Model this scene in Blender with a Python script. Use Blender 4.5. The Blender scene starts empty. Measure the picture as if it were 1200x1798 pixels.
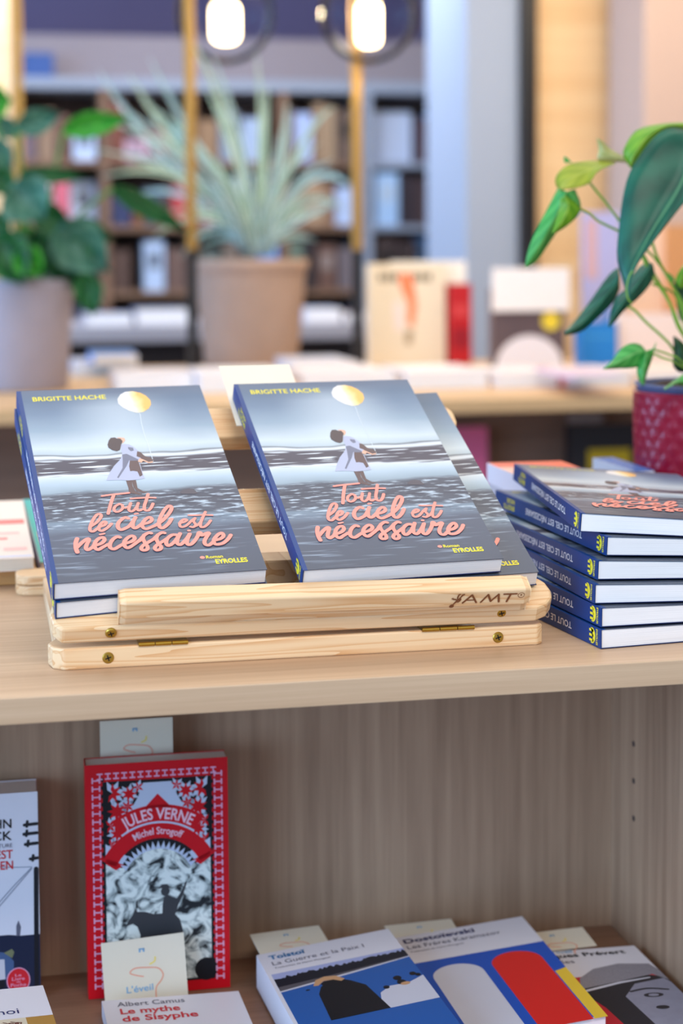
import bpy, bmesh, math, random
from mathutils import Vector, Matrix
random.seed(7)
S = bpy.context.scene
COL = S.collection
PI = math.pi

# ------------------------------------------------------------------ camera, world, lights, exposure
FPX, PITCH, ROLL, YAW, PY = 2981.67, -0.06482, 0.0057, -0.2061, 649.0
CAMLOC = Vector((-0.13589, -0.98034, 0.25046))
CR = Matrix.Rotation(YAW, 3, 'Z') @ Matrix.Rotation(PITCH, 3, 'X') @ Matrix.Rotation(ROLL, 3, 'Y')
cd = bpy.data.cameras.new('camera')
cam = bpy.data.objects.new('camera', cd)
COL.objects.link(cam)
cx_, cy_, cz_ = CR @ Vector((1, 0, 0)), CR @ Vector((0, 0, 1)), CR @ Vector((0, -1, 0))
cam.matrix_world = Matrix(((cx_.x, cy_.x, cz_.x, CAMLOC.x), (cx_.y, cy_.y, cz_.y, CAMLOC.y), (cx_.z, cy_.z, cz_.z, CAMLOC.z), (0, 0, 0, 1)))
cd.sensor_fit = 'AUTO'; cd.sensor_width = 36.0
cd.lens = FPX * 36.0 / 1798.0
cd.shift_y = -(899.0 - PY) / 1798.0
cd.clip_start = 0.02
cd.dof.use_dof = True
cd.dof.focus_distance = 1.10
cd.dof.aperture_fstop = 4.9
S.camera = cam

S.view_settings.view_transform = 'Standard'
S.view_settings.look = 'None'
S.view_settings.gamma = 1.0
S.view_settings.use_curve_mapping = False
S.view_settings.exposure = 0.55

W = bpy.data.worlds.new('daylight'); S.world = W; W.use_nodes = True
bg = W.node_tree.nodes['Background']
bg.inputs[0].default_value = (0.62, 0.78, 1.0, 1); bg.inputs[1].default_value = 0.42

def area(name, loc, look, sx, sy, power, col):
    l = bpy.data.lights.new(name, 'AREA'); l.shape = 'RECTANGLE'; l.size = sx; l.size_y = sy
    l.energy = power; l.color = col
    o = bpy.data.objects.new(name, l); COL.objects.link(o); o.location = loc
    o.rotation_euler = (Vector(look) - Vector(loc)).to_track_quat('-Z', 'Y').to_euler()
    return o
area('shop_window_light', (-2.9, -1.7, 0.55), (0.3, 0.4, -0.05), 2.6, 2.2, 92, (0.42, 0.66, 1.0))
area('shop_window_light_far', (-3.3, 2.5, 0.8), (0.3, 2.7, 0.1), 2.0, 2.0, 85, (0.30, 0.58, 1.0))
area('added_niche_fill', (0.3, -1.5, 1.68), (0.2, 0.1, -0.2), 1.6, 0.8, 30, (1.0, 0.90, 0.78))  # unseen lamp added above the camera to brighten the niche
area('ceiling_light_over', (0.35, 1.0, 1.72), (0.35, 1.0, 0), 2.8, 1.6, 18, (1.0, 0.91, 0.81))
area('ceiling_light_ahead', (0.5, 2.3, 1.70), (0.4, 1.2, 0), 2.4, 0.8, 9, (1.0, 0.88, 0.74))
area('ceiling_light_right', (1.7, 3.0, 1.65), (1.8, 4.0, 0.3), 1.0, 1.0, 22, (1.0, 0.82, 0.58))
area('ceiling_light_far', (0.4, 4.7, 1.68), (0.4, 5.6, 0), 2.6, 0.8, 54, (0.84, 0.89, 1.0))

def ray(x, y):
    return CR @ Vector(((x - 600) / FPX, 1.0, -(y - PY) / FPX))
def at(x, y, Y=None, Z=None, X=None):
    """The point of the place that a photo pixel shows, on a plane of known depth, height or side."""
    d = ray(x, y)
    k = (Y - CAMLOC.y) / d.y if Y is not None else ((Z - CAMLOC.z) / d.z if Z is not None else (X - CAMLOC.x) / d.x)
    return CAMLOC + d * k

# ------------------------------------------------------------------ materials
def lin(c):
    return tuple((v / 255 / 12.92) if v / 255 <= 0.04045 else ((v / 255 + 0.055) / 1.055) ** 2.4 for v in c[:3]) + (1.0,)
MATS = {}
def mat(name, col=(128, 128, 128), rough=0.5, spec=0.5, metal=0.0, coat=0.0, emit=None, noise=0.0, nscale=40, sub=0.0, trans=0.0):
    if name in MATS: return MATS[name]
    m = bpy.data.materials.new(name); m.use_nodes = True; MATS[name] = m
    n, l = m.node_tree.nodes, m.node_tree.links
    b = n['Principled BSDF']
    b.inputs['Base Color'].default_value = lin(col)
    b.inputs['Roughness'].default_value = rough; b.inputs['Specular IOR Level'].default_value = spec
    b.inputs['Metallic'].default_value = metal; b.inputs['Coat Weight'].default_value = coat
    b.inputs['Transmission Weight'].default_value = trans
    if emit:
        b.inputs['Emission Color'].default_value = lin(emit[0]); b.inputs['Emission Strength'].default_value = emit[1]
    tc = n.new('ShaderNodeTexCoord'); no = n.new('ShaderNodeTexNoise'); no.inputs['Scale'].default_value = nscale
    no.inputs['Detail'].default_value = 3
    l.new(tc.outputs['Object'], no.inputs['Vector'])
    mx = n.new('ShaderNodeMix'); mx.data_type = 'RGBA'; mx.blend_type = 'MULTIPLY'
    mx.inputs[0].default_value = noise or 0.06
    mx.inputs[6].default_value = lin(col); l.new(no.outputs['Color'], mx.inputs[7])
    sat = n.new('ShaderNodeRGBToBW'); l.new(no.outputs['Color'], sat.inputs[0])
    rp = n.new('ShaderNodeMapRange'); rp.inputs[1].default_value = 0.3; rp.inputs[2].default_value = 0.7
    rp.inputs[3].default_value = 0.75; rp.inputs[4].default_value = 1.15
    l.new(sat.outputs[0], rp.inputs[0]); l.new(rp.outputs[0], mx.inputs[7])
    l.new(mx.outputs[2], b.inputs['Base Color'])
    return m

def wood(name, light, dark, along='X', fine=220, long=4, bands=0.0, rough=0.5, bandscale=30, contrast=(0.35, 0.68), spec=0.4):
    """Grain running along one local axis: stretched noise, and broad growth rings when bands > 0."""
    if name in MATS: return MATS[name]
    m = bpy.data.materials.new(name); m.use_nodes = True; MATS[name] = m
    n, l = m.node_tree.nodes, m.node_tree.links
    b = n['Principled BSDF']; b.inputs['Roughness'].default_value = rough; b.inputs['Specular IOR Level'].default_value = spec
    tc = n.new('ShaderNodeTexCoord'); mp = n.new('ShaderNodeMapping')
    sc = [fine, fine, fine]; sc['XYZ'.index(along)] = long
    mp.inputs['Scale'].default_value = sc
    l.new(tc.outputs['Object'], mp.inputs[0])
    no = n.new('ShaderNodeTexNoise'); no.inputs['Scale'].default_value = 1.0; no.inputs['Detail'].default_value = 5; no.inputs['Roughness'].default_value = 0.6
    l.new(mp.outputs[0], no.inputs['Vector'])
    fac = no.outputs['Fac']
    mp2 = n.new('ShaderNodeMapping'); s2 = [bandscale] * 3; s2['XYZ'.index(along)] = bandscale * 0.035
    mp2.inputs['Scale'].default_value = s2; mp2.inputs['Location'].default_value = (3.1, 1.7, 0.4)
    l.new(tc.outputs['Object'], mp2.inputs[0])
    n2 = n.new('ShaderNodeTexNoise'); n2.inputs['Scale'].default_value = 1.0; n2.inputs['Detail'].default_value = 1.5
    l.new(mp2.outputs[0], n2.inputs['Vector'])
    if bands:
        mu = n.new('ShaderNodeMath'); mu.operation = 'MULTIPLY'; mu.inputs[1].default_value = 9.0
        l.new(n2.outputs['Fac'], mu.inputs[0])
        fr = n.new('ShaderNodeMath'); fr.operation = 'FRACT'; l.new(mu.outputs[0], fr.inputs[0])
        pw = n.new('ShaderNodeMath'); pw.operation = 'POWER'; pw.inputs[1].default_value = 2.2; l.new(fr.outputs[0], pw.inputs[0])
        mixv = n.new('ShaderNodeMix'); mixv.inputs[0].default_value = bands
        l.new(no.outputs['Fac'], mixv.inputs[2]); l.new(pw.outputs[0], mixv.inputs[3]); fac = mixv.outputs[0]
    else:
        mixv = n.new('ShaderNodeMix'); mixv.inputs[0].default_value = 0.4
        l.new(no.outputs['Fac'], mixv.inputs[2]); l.new(n2.outputs['Fac'], mixv.inputs[3]); fac = mixv.outputs[0]
    cr = n.new('ShaderNodeValToRGB'); l.new(fac, cr.inputs[0])
    cr.color_ramp.elements[0].position = contrast[0]; cr.color_ramp.elements[0].color = lin(light)
    cr.color_ramp.elements[1].position = contrast[1]; cr.color_ramp.elements[1].color = lin(dark)
    l.new(cr.outputs[0], b.inputs['Base Color'])
    bu = n.new('ShaderNodeBump'); bu.inputs['Strength'].default_value = 0.12; bu.inputs['Distance'].default_value = 0.0006
    l.new(no.outputs['Fac'], bu.inputs['Height']); l.new(bu.outputs[0], b.inputs['Normal'])
    return m

# ------------------------------------------------------------------ mesh builder
class MB:
    def __init__(s): s.v, s.f, s.m = [], [], []
    def add(s, vs, fs, mi=0):
        o = len(s.v); s.v += [tuple(p) for p in vs]
        for f in fs: s.f.append([o + i for i in f]); s.m.append(mi)
        return s
    def box(s, a, b, mi=0):
        (x0, y0, z0), (x1, y1, z1) = a, b
        return s.add([(x0, y0, z0), (x1, y0, z0), (x1, y1, z0), (x0, y1, z0), (x0, y0, z1), (x1, y0, z1), (x1, y1, z1), (x0, y1, z1)],
                     [(0, 3, 2, 1), (4, 5, 6, 7), (0, 1, 5, 4), (1, 2, 6, 5), (2, 3, 7, 6), (3, 0, 4, 7)], mi)
    def prism(s, poly, z0, z1, mi=0, f=None):
        n = len(poly)
        a = sum(poly[i][0] * poly[(i + 1) % n][1] - poly[(i + 1) % n][0] * poly[i][1] for i in range(n))
        if a < 0: poly = poly[::-1]
        f = f or (lambda x, y, z: (x, y, z))
        vs = [f(x, y, z0) for x, y in poly] + [f(x, y, z1) for x, y in poly]
        return s.add(vs, [list(range(n))[::-1], list(range(n, 2 * n))] + [(i, (i + 1) % n, n + (i + 1) % n, n + i) for i in range(n)], mi)
    def tube(s, pts, r, n=8, mi=0, caps=True):
        pts = [Vector(p) for p in pts]; rs = r if isinstance(r, (list, tuple)) else [r] * len(pts)
        vs = []; up = None
        for i, p in enumerate(pts):
            t = (pts[min(i + 1, len(pts) - 1)] - pts[max(i - 1, 0)]).normalized()
            if up is None: up = Vector((0, 0, 1)) if abs(t.z) < 0.9 else Vector((1, 0, 0))
            a = t.cross(up).normalized(); b = a.cross(t).normalized(); up = b
            vs += [p + (a * math.cos(2 * PI * k / n) + b * math.sin(2 * PI * k / n)) * rs[i] for k in range(n)]
        fs = [(i * n + k, i * n + (k + 1) % n, (i + 1) * n + (k + 1) % n, (i + 1) * n + k) for i in range(len(pts) - 1) for k in range(n)]
        if caps: fs += [list(range(n))[::-1], list(range((len(pts) - 1) * n, len(pts) * n))]
        return s.add(vs, fs, mi)
    def lathe(s, prof, n=48, mi=0, c=(0, 0, 0), close=False):
        vs = [(c[0] + r * math.cos(2 * PI * k / n), c[1] + r * math.sin(2 * PI * k / n), c[2] + z) for r, z in prof for k in range(n)]
        fs = [(i * n + k, i * n + (k + 1) % n, (i + 1) * n + (k + 1) % n, (i + 1) * n + k) for i in range(len(prof) - 1) for k in range(n)]
        if close: fs += [list(range(n))[::-1], list(range((len(prof) - 1) * n, len(prof) * n))]
        return s.add(vs, fs, mi)
    def build(s, name, mats, parent=None, bevel=0, smooth=False, loc=None, rot=None, seg=2, tri=False):
        me = bpy.data.meshes.new(name)
        bm = bmesh.new()
        bv = [bm.verts.new(p) for p in s.v]
        for f, mi in zip(s.f, s.m):
            try:
                fc = bm.faces.new([bv[i] for i in f]); fc.material_index = mi; fc.smooth = smooth
            except ValueError: pass
        if tri: bmesh.ops.triangulate(bm, faces=[f for f in bm.faces if len(f.verts) > 4])
        if bevel:
            bm.normal_update()
            es = [e for e in bm.edges if len(e.link_faces) == 2 and e.calc_face_angle(0) > 0.5]
            bmesh.ops.bevel(bm, geom=es, offset=bevel, segments=seg, profile=0.5, affect='EDGES', clamp_overlap=True)
        bm.to_mesh(me); bm.free()
        for m in (mats if isinstance(mats, (list, tuple)) else [mats]): me.materials.append(m)
        o = bpy.data.objects.new(name, me); COL.objects.link(o)
        if parent is not None: o.parent = parent
        if loc is not None: o.location = loc
        if rot is not None: o.rotation_euler = rot
        return o

def tag(o, label, cat, group=None):
    o['label'] = label; o['category'] = cat
    if group: o['group'] = group
    return o
def thing(name, label, cat, loc=(0, 0, 0), rot=None, group=None, M=None):
    o = bpy.data.objects.new(name, None); COL.objects.link(o); o.empty_display_size = 0.02
    if M is not None: o.matrix_world = M
    else:
        o.location = loc
        if rot: o.rotation_euler = rot
    return tag(o, label, cat, group)
def struct(name, mb, m, **k):
    o = mb.build(name, m, **k); o['kind'] = 'structure'; return o
def dup(o, parent=None):
    c = o.copy(); COL.objects.link(c)
    if parent is not None: c.parent = parent
    for ch in list(o.children): dup(ch, c)
    return c
def RM(loc, *rots):
    M = Matrix.Translation(loc)
    for ax, a in rots: M = M @ Matrix.Rotation(a, 4, ax)
    return M

# ------------------------------------------------------------------ flat print: lettering, strokes, shapes
_TX = {}
def text2d(body, size=1.0, bold=0.0, spacing=1.0):
    """Outline of a line of lettering, left edge at x = 0 and baseline at y = 0, as (verts, faces, width)."""
    k = (body, size, bold, spacing)
    if k in _TX: return _TX[k]
    cu = bpy.data.curves.new('lettering', 'FONT'); cu.body = body; cu.size = size; cu.offset = bold * size
    cu.space_character = spacing; cu.resolution_u = 3
    o = bpy.data.objects.new('lettering', cu); COL.objects.link(o)
    dg = bpy.context.evaluated_depsgraph_get(); dg.update()
    me = bpy.data.meshes.new_from_object(o.evaluated_get(dg))
    vs = [(v.co.x, v.co.y) for v in me.vertices]; fs = [list(p.vertices) for p in me.polygons]
    COL.objects.unlink(o); bpy.data.objects.remove(o); bpy.data.curves.remove(cu); bpy.data.meshes.remove(me)
    x0 = min(v[0] for v in vs); x1 = max(v[0] for v in vs)
    _TX[k] = ([(x - x0, y) for x, y in vs], fs, x1 - x0)
    return _TX[k]
class Print(MB):
    """Printed marks on a surface: f maps (x, y) of the sheet and a lift to a local point."""
    def __init__(s, f): MB.__init__(s); s.map = f; s.lift = 0.00012
    def shape(s, pts, mi=0, lift=0): return s.add([s.map(x, y, s.lift + lift) for x, y in pts], [list(range(len(pts)))], mi)
    def rect(s, x0, y0, x1, y1, mi=0, lift=0): return s.shape([(x0, y0), (x1, y0), (x1, y1), (x0, y1)], mi, lift)
    def disc(s, x, y, rx, ry=None, mi=0, lift=0, n=24):
        ry = ry or rx
        return s.shape([(x + rx * math.cos(2 * PI * i / n), y + ry * math.sin(2 * PI * i / n)) for i in range(n)], mi, lift)
    def text(s, body, x, y, width=None, size=None, bold=0.0, mi=0, lift=0, height=None, spacing=1.0, warp=None, align='l'):
        vs, fs, w = text2d(body, 1.0, bold, spacing)
        kx = width / w if width else size
        ky = height / 0.7 if height else (size if size else kx)
        ox = x - (w * kx / 2 if align == 'c' else (w * kx if align == 'r' else 0))
        pts = [(ox + a * kx, y + b * ky) for a, b in vs]
        if warp: pts = [warp(a, b) for a, b in pts]
        return s.add([s.map(a, b, s.lift + lift) for a, b in pts], fs, mi)
    def stroke(s, pts, w, mi=0, lift=0, smooth=5, taper=False):
        s.k = getattr(s, 'k', 0) + 1; lift += (s.k % 40) * 8e-6
        P = [Vector((p[0], p[1])) for p in pts]
        if smooth and len(P) > 2:
            Q = []
            for i in range(len(P) - 1):
                a, b, c, d = P[max(i - 1, 0)], P[i], P[i + 1], P[min(i + 2, len(P) - 1)]
                for j in range(smooth):
                    t = j / smooth
                    Q.append(0.5 * ((2 * b) + (c - a) * t + (2 * a - 5 * b + 4 * c - d) * t * t + (3 * b - a - 3 * c + d) * t ** 3))
            P = Q + [P[-1]]
        N = len(P); L = []; Rr = []
        for i, p in enumerate(P):
            t = P[min(i + 1, N - 1)] - P[max(i - 1, 0)]
            if t.length < 1e-9: t = Vector((1, 0))
            t.normalize(); nn = Vector((-t.y, t.x)); h = w / 2
            if taper: h *= 0.35 + 0.65 * math.sin(PI * (0.12 + 0.76 * i / (N - 1)))
            L.append(p + nn * h); Rr.append(p - nn * h)
        s.add([s.map(q.x, q.y, s.lift + lift + (i % N) * 1e-6) for i, q in enumerate(L + Rr)], [(i, N + i, N + i + 1, i + 1) for i in range(N - 1)], mi)
        if not taper:
            for p, l_ in ((P[0], -3e-6), (P[-1], N * 1e-6 + 2e-6)): s.disc(p.x, p.y, w / 2, None, mi, lift + l_, 10)
        return s

# ------------------------------------------------------------------ shared materials
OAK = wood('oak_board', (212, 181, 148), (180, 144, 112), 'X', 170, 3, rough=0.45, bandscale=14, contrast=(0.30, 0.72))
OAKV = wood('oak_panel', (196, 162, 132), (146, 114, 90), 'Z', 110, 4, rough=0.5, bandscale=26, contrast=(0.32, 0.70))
PINE = wood('pine', (240, 205, 160), (214, 150, 86), 'X', 300, 5, bands=0.55, rough=0.42, bandscale=85, contrast=(0.30, 1.0))
PINEY = wood('pine_lengthwise', (232, 200, 160), (200, 142, 86), 'Y', 260, 6, bands=0.6, rough=0.45, bandscale=34, contrast=(0.30, 0.98))
PINE_END = wood('pine_end_grain', (236, 216, 196), (196, 158, 122), 'Z', 300, 60, rough=0.6)
BRASS = mat('brass', (178, 142, 58), 0.32, metal=1.0, noise=0.3, nscale=300)
BLACKM = mat('black_metal', (14, 14, 18), 0.4)
PAGES = mat('pages', (232, 230, 230), 0.8, noise=0.12, nscale=500)
def page_mat(name, col):
    if name in MATS: return MATS[name]
    m = mat(name, col, 0.85, 0.2); n, l = m.node_tree.nodes, m.node_tree.links
    tc = n.new('ShaderNodeTexCoord'); mp = n.new('ShaderNodeMapping'); mp.inputs['Scale'].default_value = (12, 12, 5200)
    no = n.new('ShaderNodeTexNoise'); no.inputs['Scale'].default_value = 1; no.inputs['Detail'].default_value = 1
    l.new(tc.outputs['Object'], mp.inputs[0]); l.new(mp.outputs[0], no.inputs['Vector'])
    cr = n.new('ShaderNodeValToRGB'); cr.color_ramp.elements[0].position = 0.3; cr.color_ramp.elements[1].position = 0.6
    cr.color_ramp.elements[0].color = lin([v * 0.94 for v in col]); cr.color_ramp.elements[1].color = lin(col)
    l.new(no.outputs['Fac'], cr.inputs[0]); l.new(cr.outputs[0], n['Principled BSDF'].inputs['Base Color'])
    return m
PAGES = page_mat('page_edges', (244, 242, 242))
PAGES_WARM = page_mat('page_edges_cream', (226, 214, 196))
YEL = mat('yellow_ink', (250, 232, 60), 0.5, 0.3)
CORAL = mat('coral_ink', (255, 156, 140), 0.5, 0.3)
WHITE_INK = mat('white_ink', (238, 238, 245), 0.5, 0.3)
BLACK_INK = mat('black_ink', (20, 20, 26), 0.5, 0.3)
GREY_INK = mat('grey_ink', (104, 104, 122), 0.6, 0.3)
RED_INK = mat('red_ink', (214, 36, 48), 0.5, 0.3)
BLUE_SPINE = mat('blue_spine', (0, 58, 124), 0.4, 0.4)
NAVY = mat('navy_back', (14, 34, 84), 0.4)
CARD = mat('cream_card', (232, 222, 202), 0.75, 0.2)
WHITEC = mat('white_cover', (232, 230, 240), 0.4, 0.4)

def book(name, label, cat, w, h, t, tf, front, spine, back, pages=PAGES, group=None, strip=0.0, M=None, c=0.0005):
    """Paperback lying cover up: x from the spine to the fore edge, y from tail to head, z up."""
    r = thing(name, label, cat, group=group, M=M)
    top = lambda x: t - (t - tf) * x / w
    p = MB(); e = 0.0006
    vs = [(c, e, c), (w - e, e, c), (w - e, h - e, c), (c, h - e, c), (c, e, top(c) - c), (w - e, e, top(w - e) - c), (w - e, h - e, top(w - e) - c), (c, h - e, top(c) - c)]
    p.add(vs, [(0, 3, 2, 1), (4, 5, 6, 7), (0, 1, 5, 4), (1, 2, 6, 5), (2, 3, 7, 6), (3, 0, 4, 7)])
    p.build('page_block', pages, r)
    k = MB()
    def slab(x0, x1, za, zb, mi):       # za, zb : functions of x
        k.add([(x0, 0, za(x0)), (x1, 0, za(x1)), (x1, h, za(x1)), (x0, h, za(x0)), (x0, 0, zb(x0)), (x1, 0, zb(x1)), (x1, h, zb(x1)), (x0, h, zb(x0))],
              [(0, 3, 2, 1), (4, 5, 6, 7), (0, 1, 5, 4), (1, 2, 6, 5), (2, 3, 7, 6), (3, 0, 4, 7)], mi)
    lo = lambda x: top(x) - c
    if strip: slab(0, strip, lo, top, 1)
    slab(strip, w, lo, top, 0)
    slab(0, w, lambda x: 0, lambda x: c, 2)
    k.box((-c, 0, 0), (0.0, h, t), 1)
    cv = k.build('cover', [front, spine, back], r)
    r['dims'] = [w, h, t, tf]
    fmap = lambda x, y, e_: (x, y, top(x) + e_)
    smap = lambda x, y, e_: (-c - e_, x, -y + t / 2)        # x runs from tail to head, y towards the back cover
    return r, cv, fmap, smap
def drop_dims():
    for o in bpy.data.objects:
        if 'dims' in o: del o['dims']

# ------------------------------------------------------------------ the setting
fl = wood('floor_boards', (120, 104, 96), (84, 70, 64), 'Y', 60, 2, rough=0.5)
struct('floor', MB().box((-5, -4, -1.0), (4.4, 7.4, -0.95)), fl)
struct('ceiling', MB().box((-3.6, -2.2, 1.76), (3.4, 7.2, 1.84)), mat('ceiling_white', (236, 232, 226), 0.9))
struct('wall_far', MB().box((-5, 7.0, -0.95), (4.4, 7.1, 1.76)), mat('far_wall', (96, 90, 128), 0.8))
struct('wall_right', MB().box((3.3, -3, -0.95), (3.4, 7.1, 1.76)), mat('right_wall', (214, 196, 178), 0.8))
# soffit above the far bookcase
a, b = at(20, 142, Y=6.2), at(830, 76, Y=6.2)
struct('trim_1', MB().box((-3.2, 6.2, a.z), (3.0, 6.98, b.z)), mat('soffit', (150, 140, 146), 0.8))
# pale pillar, black frame, warm wood panel, pinkish panel
def upright(name, x0, x1, Y, dep, m, z0=-0.95, z1=1.76, kind='structure'):
    p, q = at(x0, 300, Y=Y), at(x1, 300, Y=Y)
    o = MB().box((p.x, Y, z0), (q.x, Y + dep, z1)).build(name, m, bevel=0.004)
    if kind: o['kind'] = kind
    return o
upright('trim_2', 819, 918, 4.3, 0.5, mat('pillar_paint', (166, 178, 198), 0.7))
upright('trim_3', 917, 945, 4.26, 0.08, mat('black_frame', (10, 10, 18), 0.4))
upright('wall_panel', 944, 1133, 4.34, 0.06, wood('warm_oak_panel', (250, 220, 176), (236, 196, 146), 'X', 40, 1.2, rough=0.5, bandscale=8), kind='structure')
upright('trim_4', 1131, 1330, 3.9, 0.3, mat('pink_plaster', (196, 172, 162), 0.8))
upright('trim_5', -140, 22, 4.9, 0.2, wood('warm_oak_left', (238, 206, 160), (220, 178, 128), 'X', 40, 1.2, rough=0.5, bandscale=8))

# ------------------------------------------------------------------ near bookcase (double sided)
bc = thing('bookcase', 'pale oak double-sided bookcase whose top board carries the book stand', 'bookcase', (0.1, 0.3, -0.95))
L0 = Vector((-0.1, -0.3, 0.95))
def bpart(name, a_, b_, m, bev=0.0008):
    return MB().box(tuple(Vector(a_) + L0), tuple(Vector(b_) + L0)).build(name, m, bc, bevel=bev)
BT, NZ, NX, NY = 0.0159, -0.2876, 0.3494, 0.2889
bpart('top_board', (-0.9, 0, -BT), (1.1, 0.585, 0), OAK)
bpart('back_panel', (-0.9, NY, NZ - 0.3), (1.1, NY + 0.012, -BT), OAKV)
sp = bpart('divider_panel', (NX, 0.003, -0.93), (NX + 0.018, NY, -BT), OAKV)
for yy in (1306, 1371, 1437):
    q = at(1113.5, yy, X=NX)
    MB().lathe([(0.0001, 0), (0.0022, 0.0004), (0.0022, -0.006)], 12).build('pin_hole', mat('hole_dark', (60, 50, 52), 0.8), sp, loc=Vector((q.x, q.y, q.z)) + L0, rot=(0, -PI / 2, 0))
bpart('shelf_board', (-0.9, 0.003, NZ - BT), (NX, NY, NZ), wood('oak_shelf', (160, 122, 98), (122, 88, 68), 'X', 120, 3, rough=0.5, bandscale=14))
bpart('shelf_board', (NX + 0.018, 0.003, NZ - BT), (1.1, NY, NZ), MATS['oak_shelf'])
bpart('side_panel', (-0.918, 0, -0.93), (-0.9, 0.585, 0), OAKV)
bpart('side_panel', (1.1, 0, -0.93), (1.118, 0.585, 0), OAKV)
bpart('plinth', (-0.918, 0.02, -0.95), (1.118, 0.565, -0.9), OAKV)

# ------------------------------------------------------------------ pine book stand
SY, SZ, TILT = 0.0628, 0.0318, 0.4716                      # the plane the books lie on
def plane(u, v, w=0.0):
    return Vector((u, SY + v * math.cos(TILT) - w * math.sin(TILT), SZ + v * math.sin(TILT) + w * math.cos(TILT)))
ROOT = Vector((0.055, 0.18, 0.0))
st = thing('book_stand', 'folding pine book stand holding the four tilted novels', 'book stand', ROOT)
def flat(name, poly, z0, z1, m=PINE, bev=0.0012):
    return MB().prism([(x, y) for x, y in poly], z0, z1).build(name, m, st, bevel=bev, loc=-ROOT)
def tilted(name, poly, w0, w1, m=PINE, bev=0.0012):
    return MB().prism(poly, w0, w1).build(name, m, st, bevel=bev, loc=plane(0, 0) - ROOT, rot=(TILT, 0, 0))
def rounded(x0, y0, x1, y1, r, n=6, which='abcd'):
    out = []
    for key, cx, cy, a0 in (('a', x0 + r, y0 + r, PI), ('b', x1 - r, y0 + r, 1.5 * PI), ('c', x1 - r, y1 - r, 0), ('d', x0 + r, y1 - r, 0.5 * PI)):
        if key in which: out += [(cx + r * math.cos(a0 + i * PI / 2 / n), cy + r * math.sin(a0 + i * PI / 2 / n)) for i in range(n + 1)]
        else: out.append({'a': (x0, y0), 'b': (x1, y0), 'c': (x1, y1), 'd': (x0, y1)}[key])
    return out
BH = 0.0134
fy = 0.0590
fb = flat('front_bar', [(-0.0935, fy), (0.2105, fy), (0.2145, fy + 0.003), (0.2150, fy + 0.012), (0.213, fy + 0.028), (0.206, fy + 0.033), (-0.090, fy + 0.033), (-0.099, fy + 0.028), (-0.1025, fy + 0.018), (-0.1000, fy + 0.006)], 0.0, BH)
flat('base_rail', [(-0.098, fy + 0.033), (-0.074, fy + 0.033), (-0.074, 0.315), (-0.098, 0.315)], 0.0, BH, PINEY)
flat('base_rail', [(0.186, fy + 0.033), (0.210, fy + 0.033), (0.210, 0.315), (0.186, 0.315)], 0.0, BH, PINEY)
flat('rear_bar', rounded(-0.1180, 0.300, 0.235, 0.334, 0.012), 0.0, 0.0072)
flat('rear_bar', rounded(-0.1180, 0.300, 0.235, 0.334, 0.012), 0.0078, 0.0150)
flat('cross_bar', [(-0.074, 0.150), (0.186, 0.150), (0.186, 0.186), (-0.074, 0.186)], 0.004, 0.046, PINEY)
lower = tilted('lower_slat', [(-0.0945, -0.0108), (0.2080, -0.0122), (0.2160, -0.0085), (0.2212, -0.002), (0.2223, 0.005), (0.2208, 0.0135), (0.2180, 0.0175), (0.2155, 0.0195), (0.205, 0.0200),
                               (-0.090, 0.0200), (-0.0955, 0.0185), (-0.0995, 0.0135), (-0.1012, 0.005), (-0.0995, -0.004)], -0.0118, 0.0, bev=0.0018)
tilted('middle_slat', [(-0.092, 0.0932), (0.206, 0.0932), (0.206, 0.1327), (-0.092, 0.1327)], -0.0118, 0.0)
tilted('top_slat', rounded(-0.092, 0.1985, 0.2105, 0.2388, 0.016, which='bcd'), -0.0118, 0.0)
for x in (-0.070, 0.164):
    tilted('back_rail', [(x, 0.032), (x + 0.020, 0.032), (x + 0.020, 0.232), (x, 0.232)], -0.0235, -0.0120, PINEY)
a_ = plane(0, 0.20, -0.0235)
for x in (-0.044, 0.142):
    MB().prism([(0.292, 0.0152), (0.312, 0.0152), (a_.y + 0.012, a_.z - 0.004), (a_.y - 0.006, a_.z - 0.001)], x, x + 0.018, 0, lambda p_, q_, r_: (r_, p_, q_)).build('strut', PINEY, st, bevel=0.001, loc=-ROOT)
# ledge the books stand on, its top face sloping to the reader
lipm = MB()
def lp(x0, x1, v0, w0, v1, w1, v2, w2, v3, w3):
    return [(x0, v0, w0), (x0, v1, w1), (x0, v2, w2), (x0, v3, w3)], [(x1, v0, w0), (x1, v1, w1), (x1, v2, w2), (x1, v3, w3)]
prof = [(-0.0095, 0.0), (-0.0095, 0.0076), (-0.0140, 0.0084), (-0.0140, 0.0196), (-0.0130, 0.0206), (-0.0002, 0.0210), (0.0005, 0.0203), (0.0005, 0.0)]
LX0, LX1 = -0.0602, 0.1995
lrot = -0.018
ends = []
for x, dv, dw, cut in ((LX0, 0.0010, -0.001, 1), (LX0 + 0.0040, 0, 0, 0), (LX1 - 0.0040, 0, 0, 0), (LX1, 0.0014, -0.0014, 1)):
    ends.append([(x, v + (dv if v < -0.001 else -dv * 0.3), w + (dw if w > 0.0190 else 0)) for v, w in prof])
vs = [p for e_ in ends for p in e_]; n_ = len(prof)
fs = [(i * n_ + k, i * n_ + (k + 1) % n_, (i + 1) * n_ + (k + 1) % n_, (i + 1) * n_ + k) for i in range(3) for k in range(n_)] + [list(range(n_)), list(range(3 * n_, 4 * n_))[::-1]]
vs = [(x, v + (x - LX0) * lrot, w) for x, v, w in vs]
lipm.add(vs, [f[::-1] for f in fs])
lip = lipm.build('ledge', PINE, st, bevel=0.0007, loc=plane(0, 0) - ROOT, rot=(TILT, 0, 0))
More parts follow.
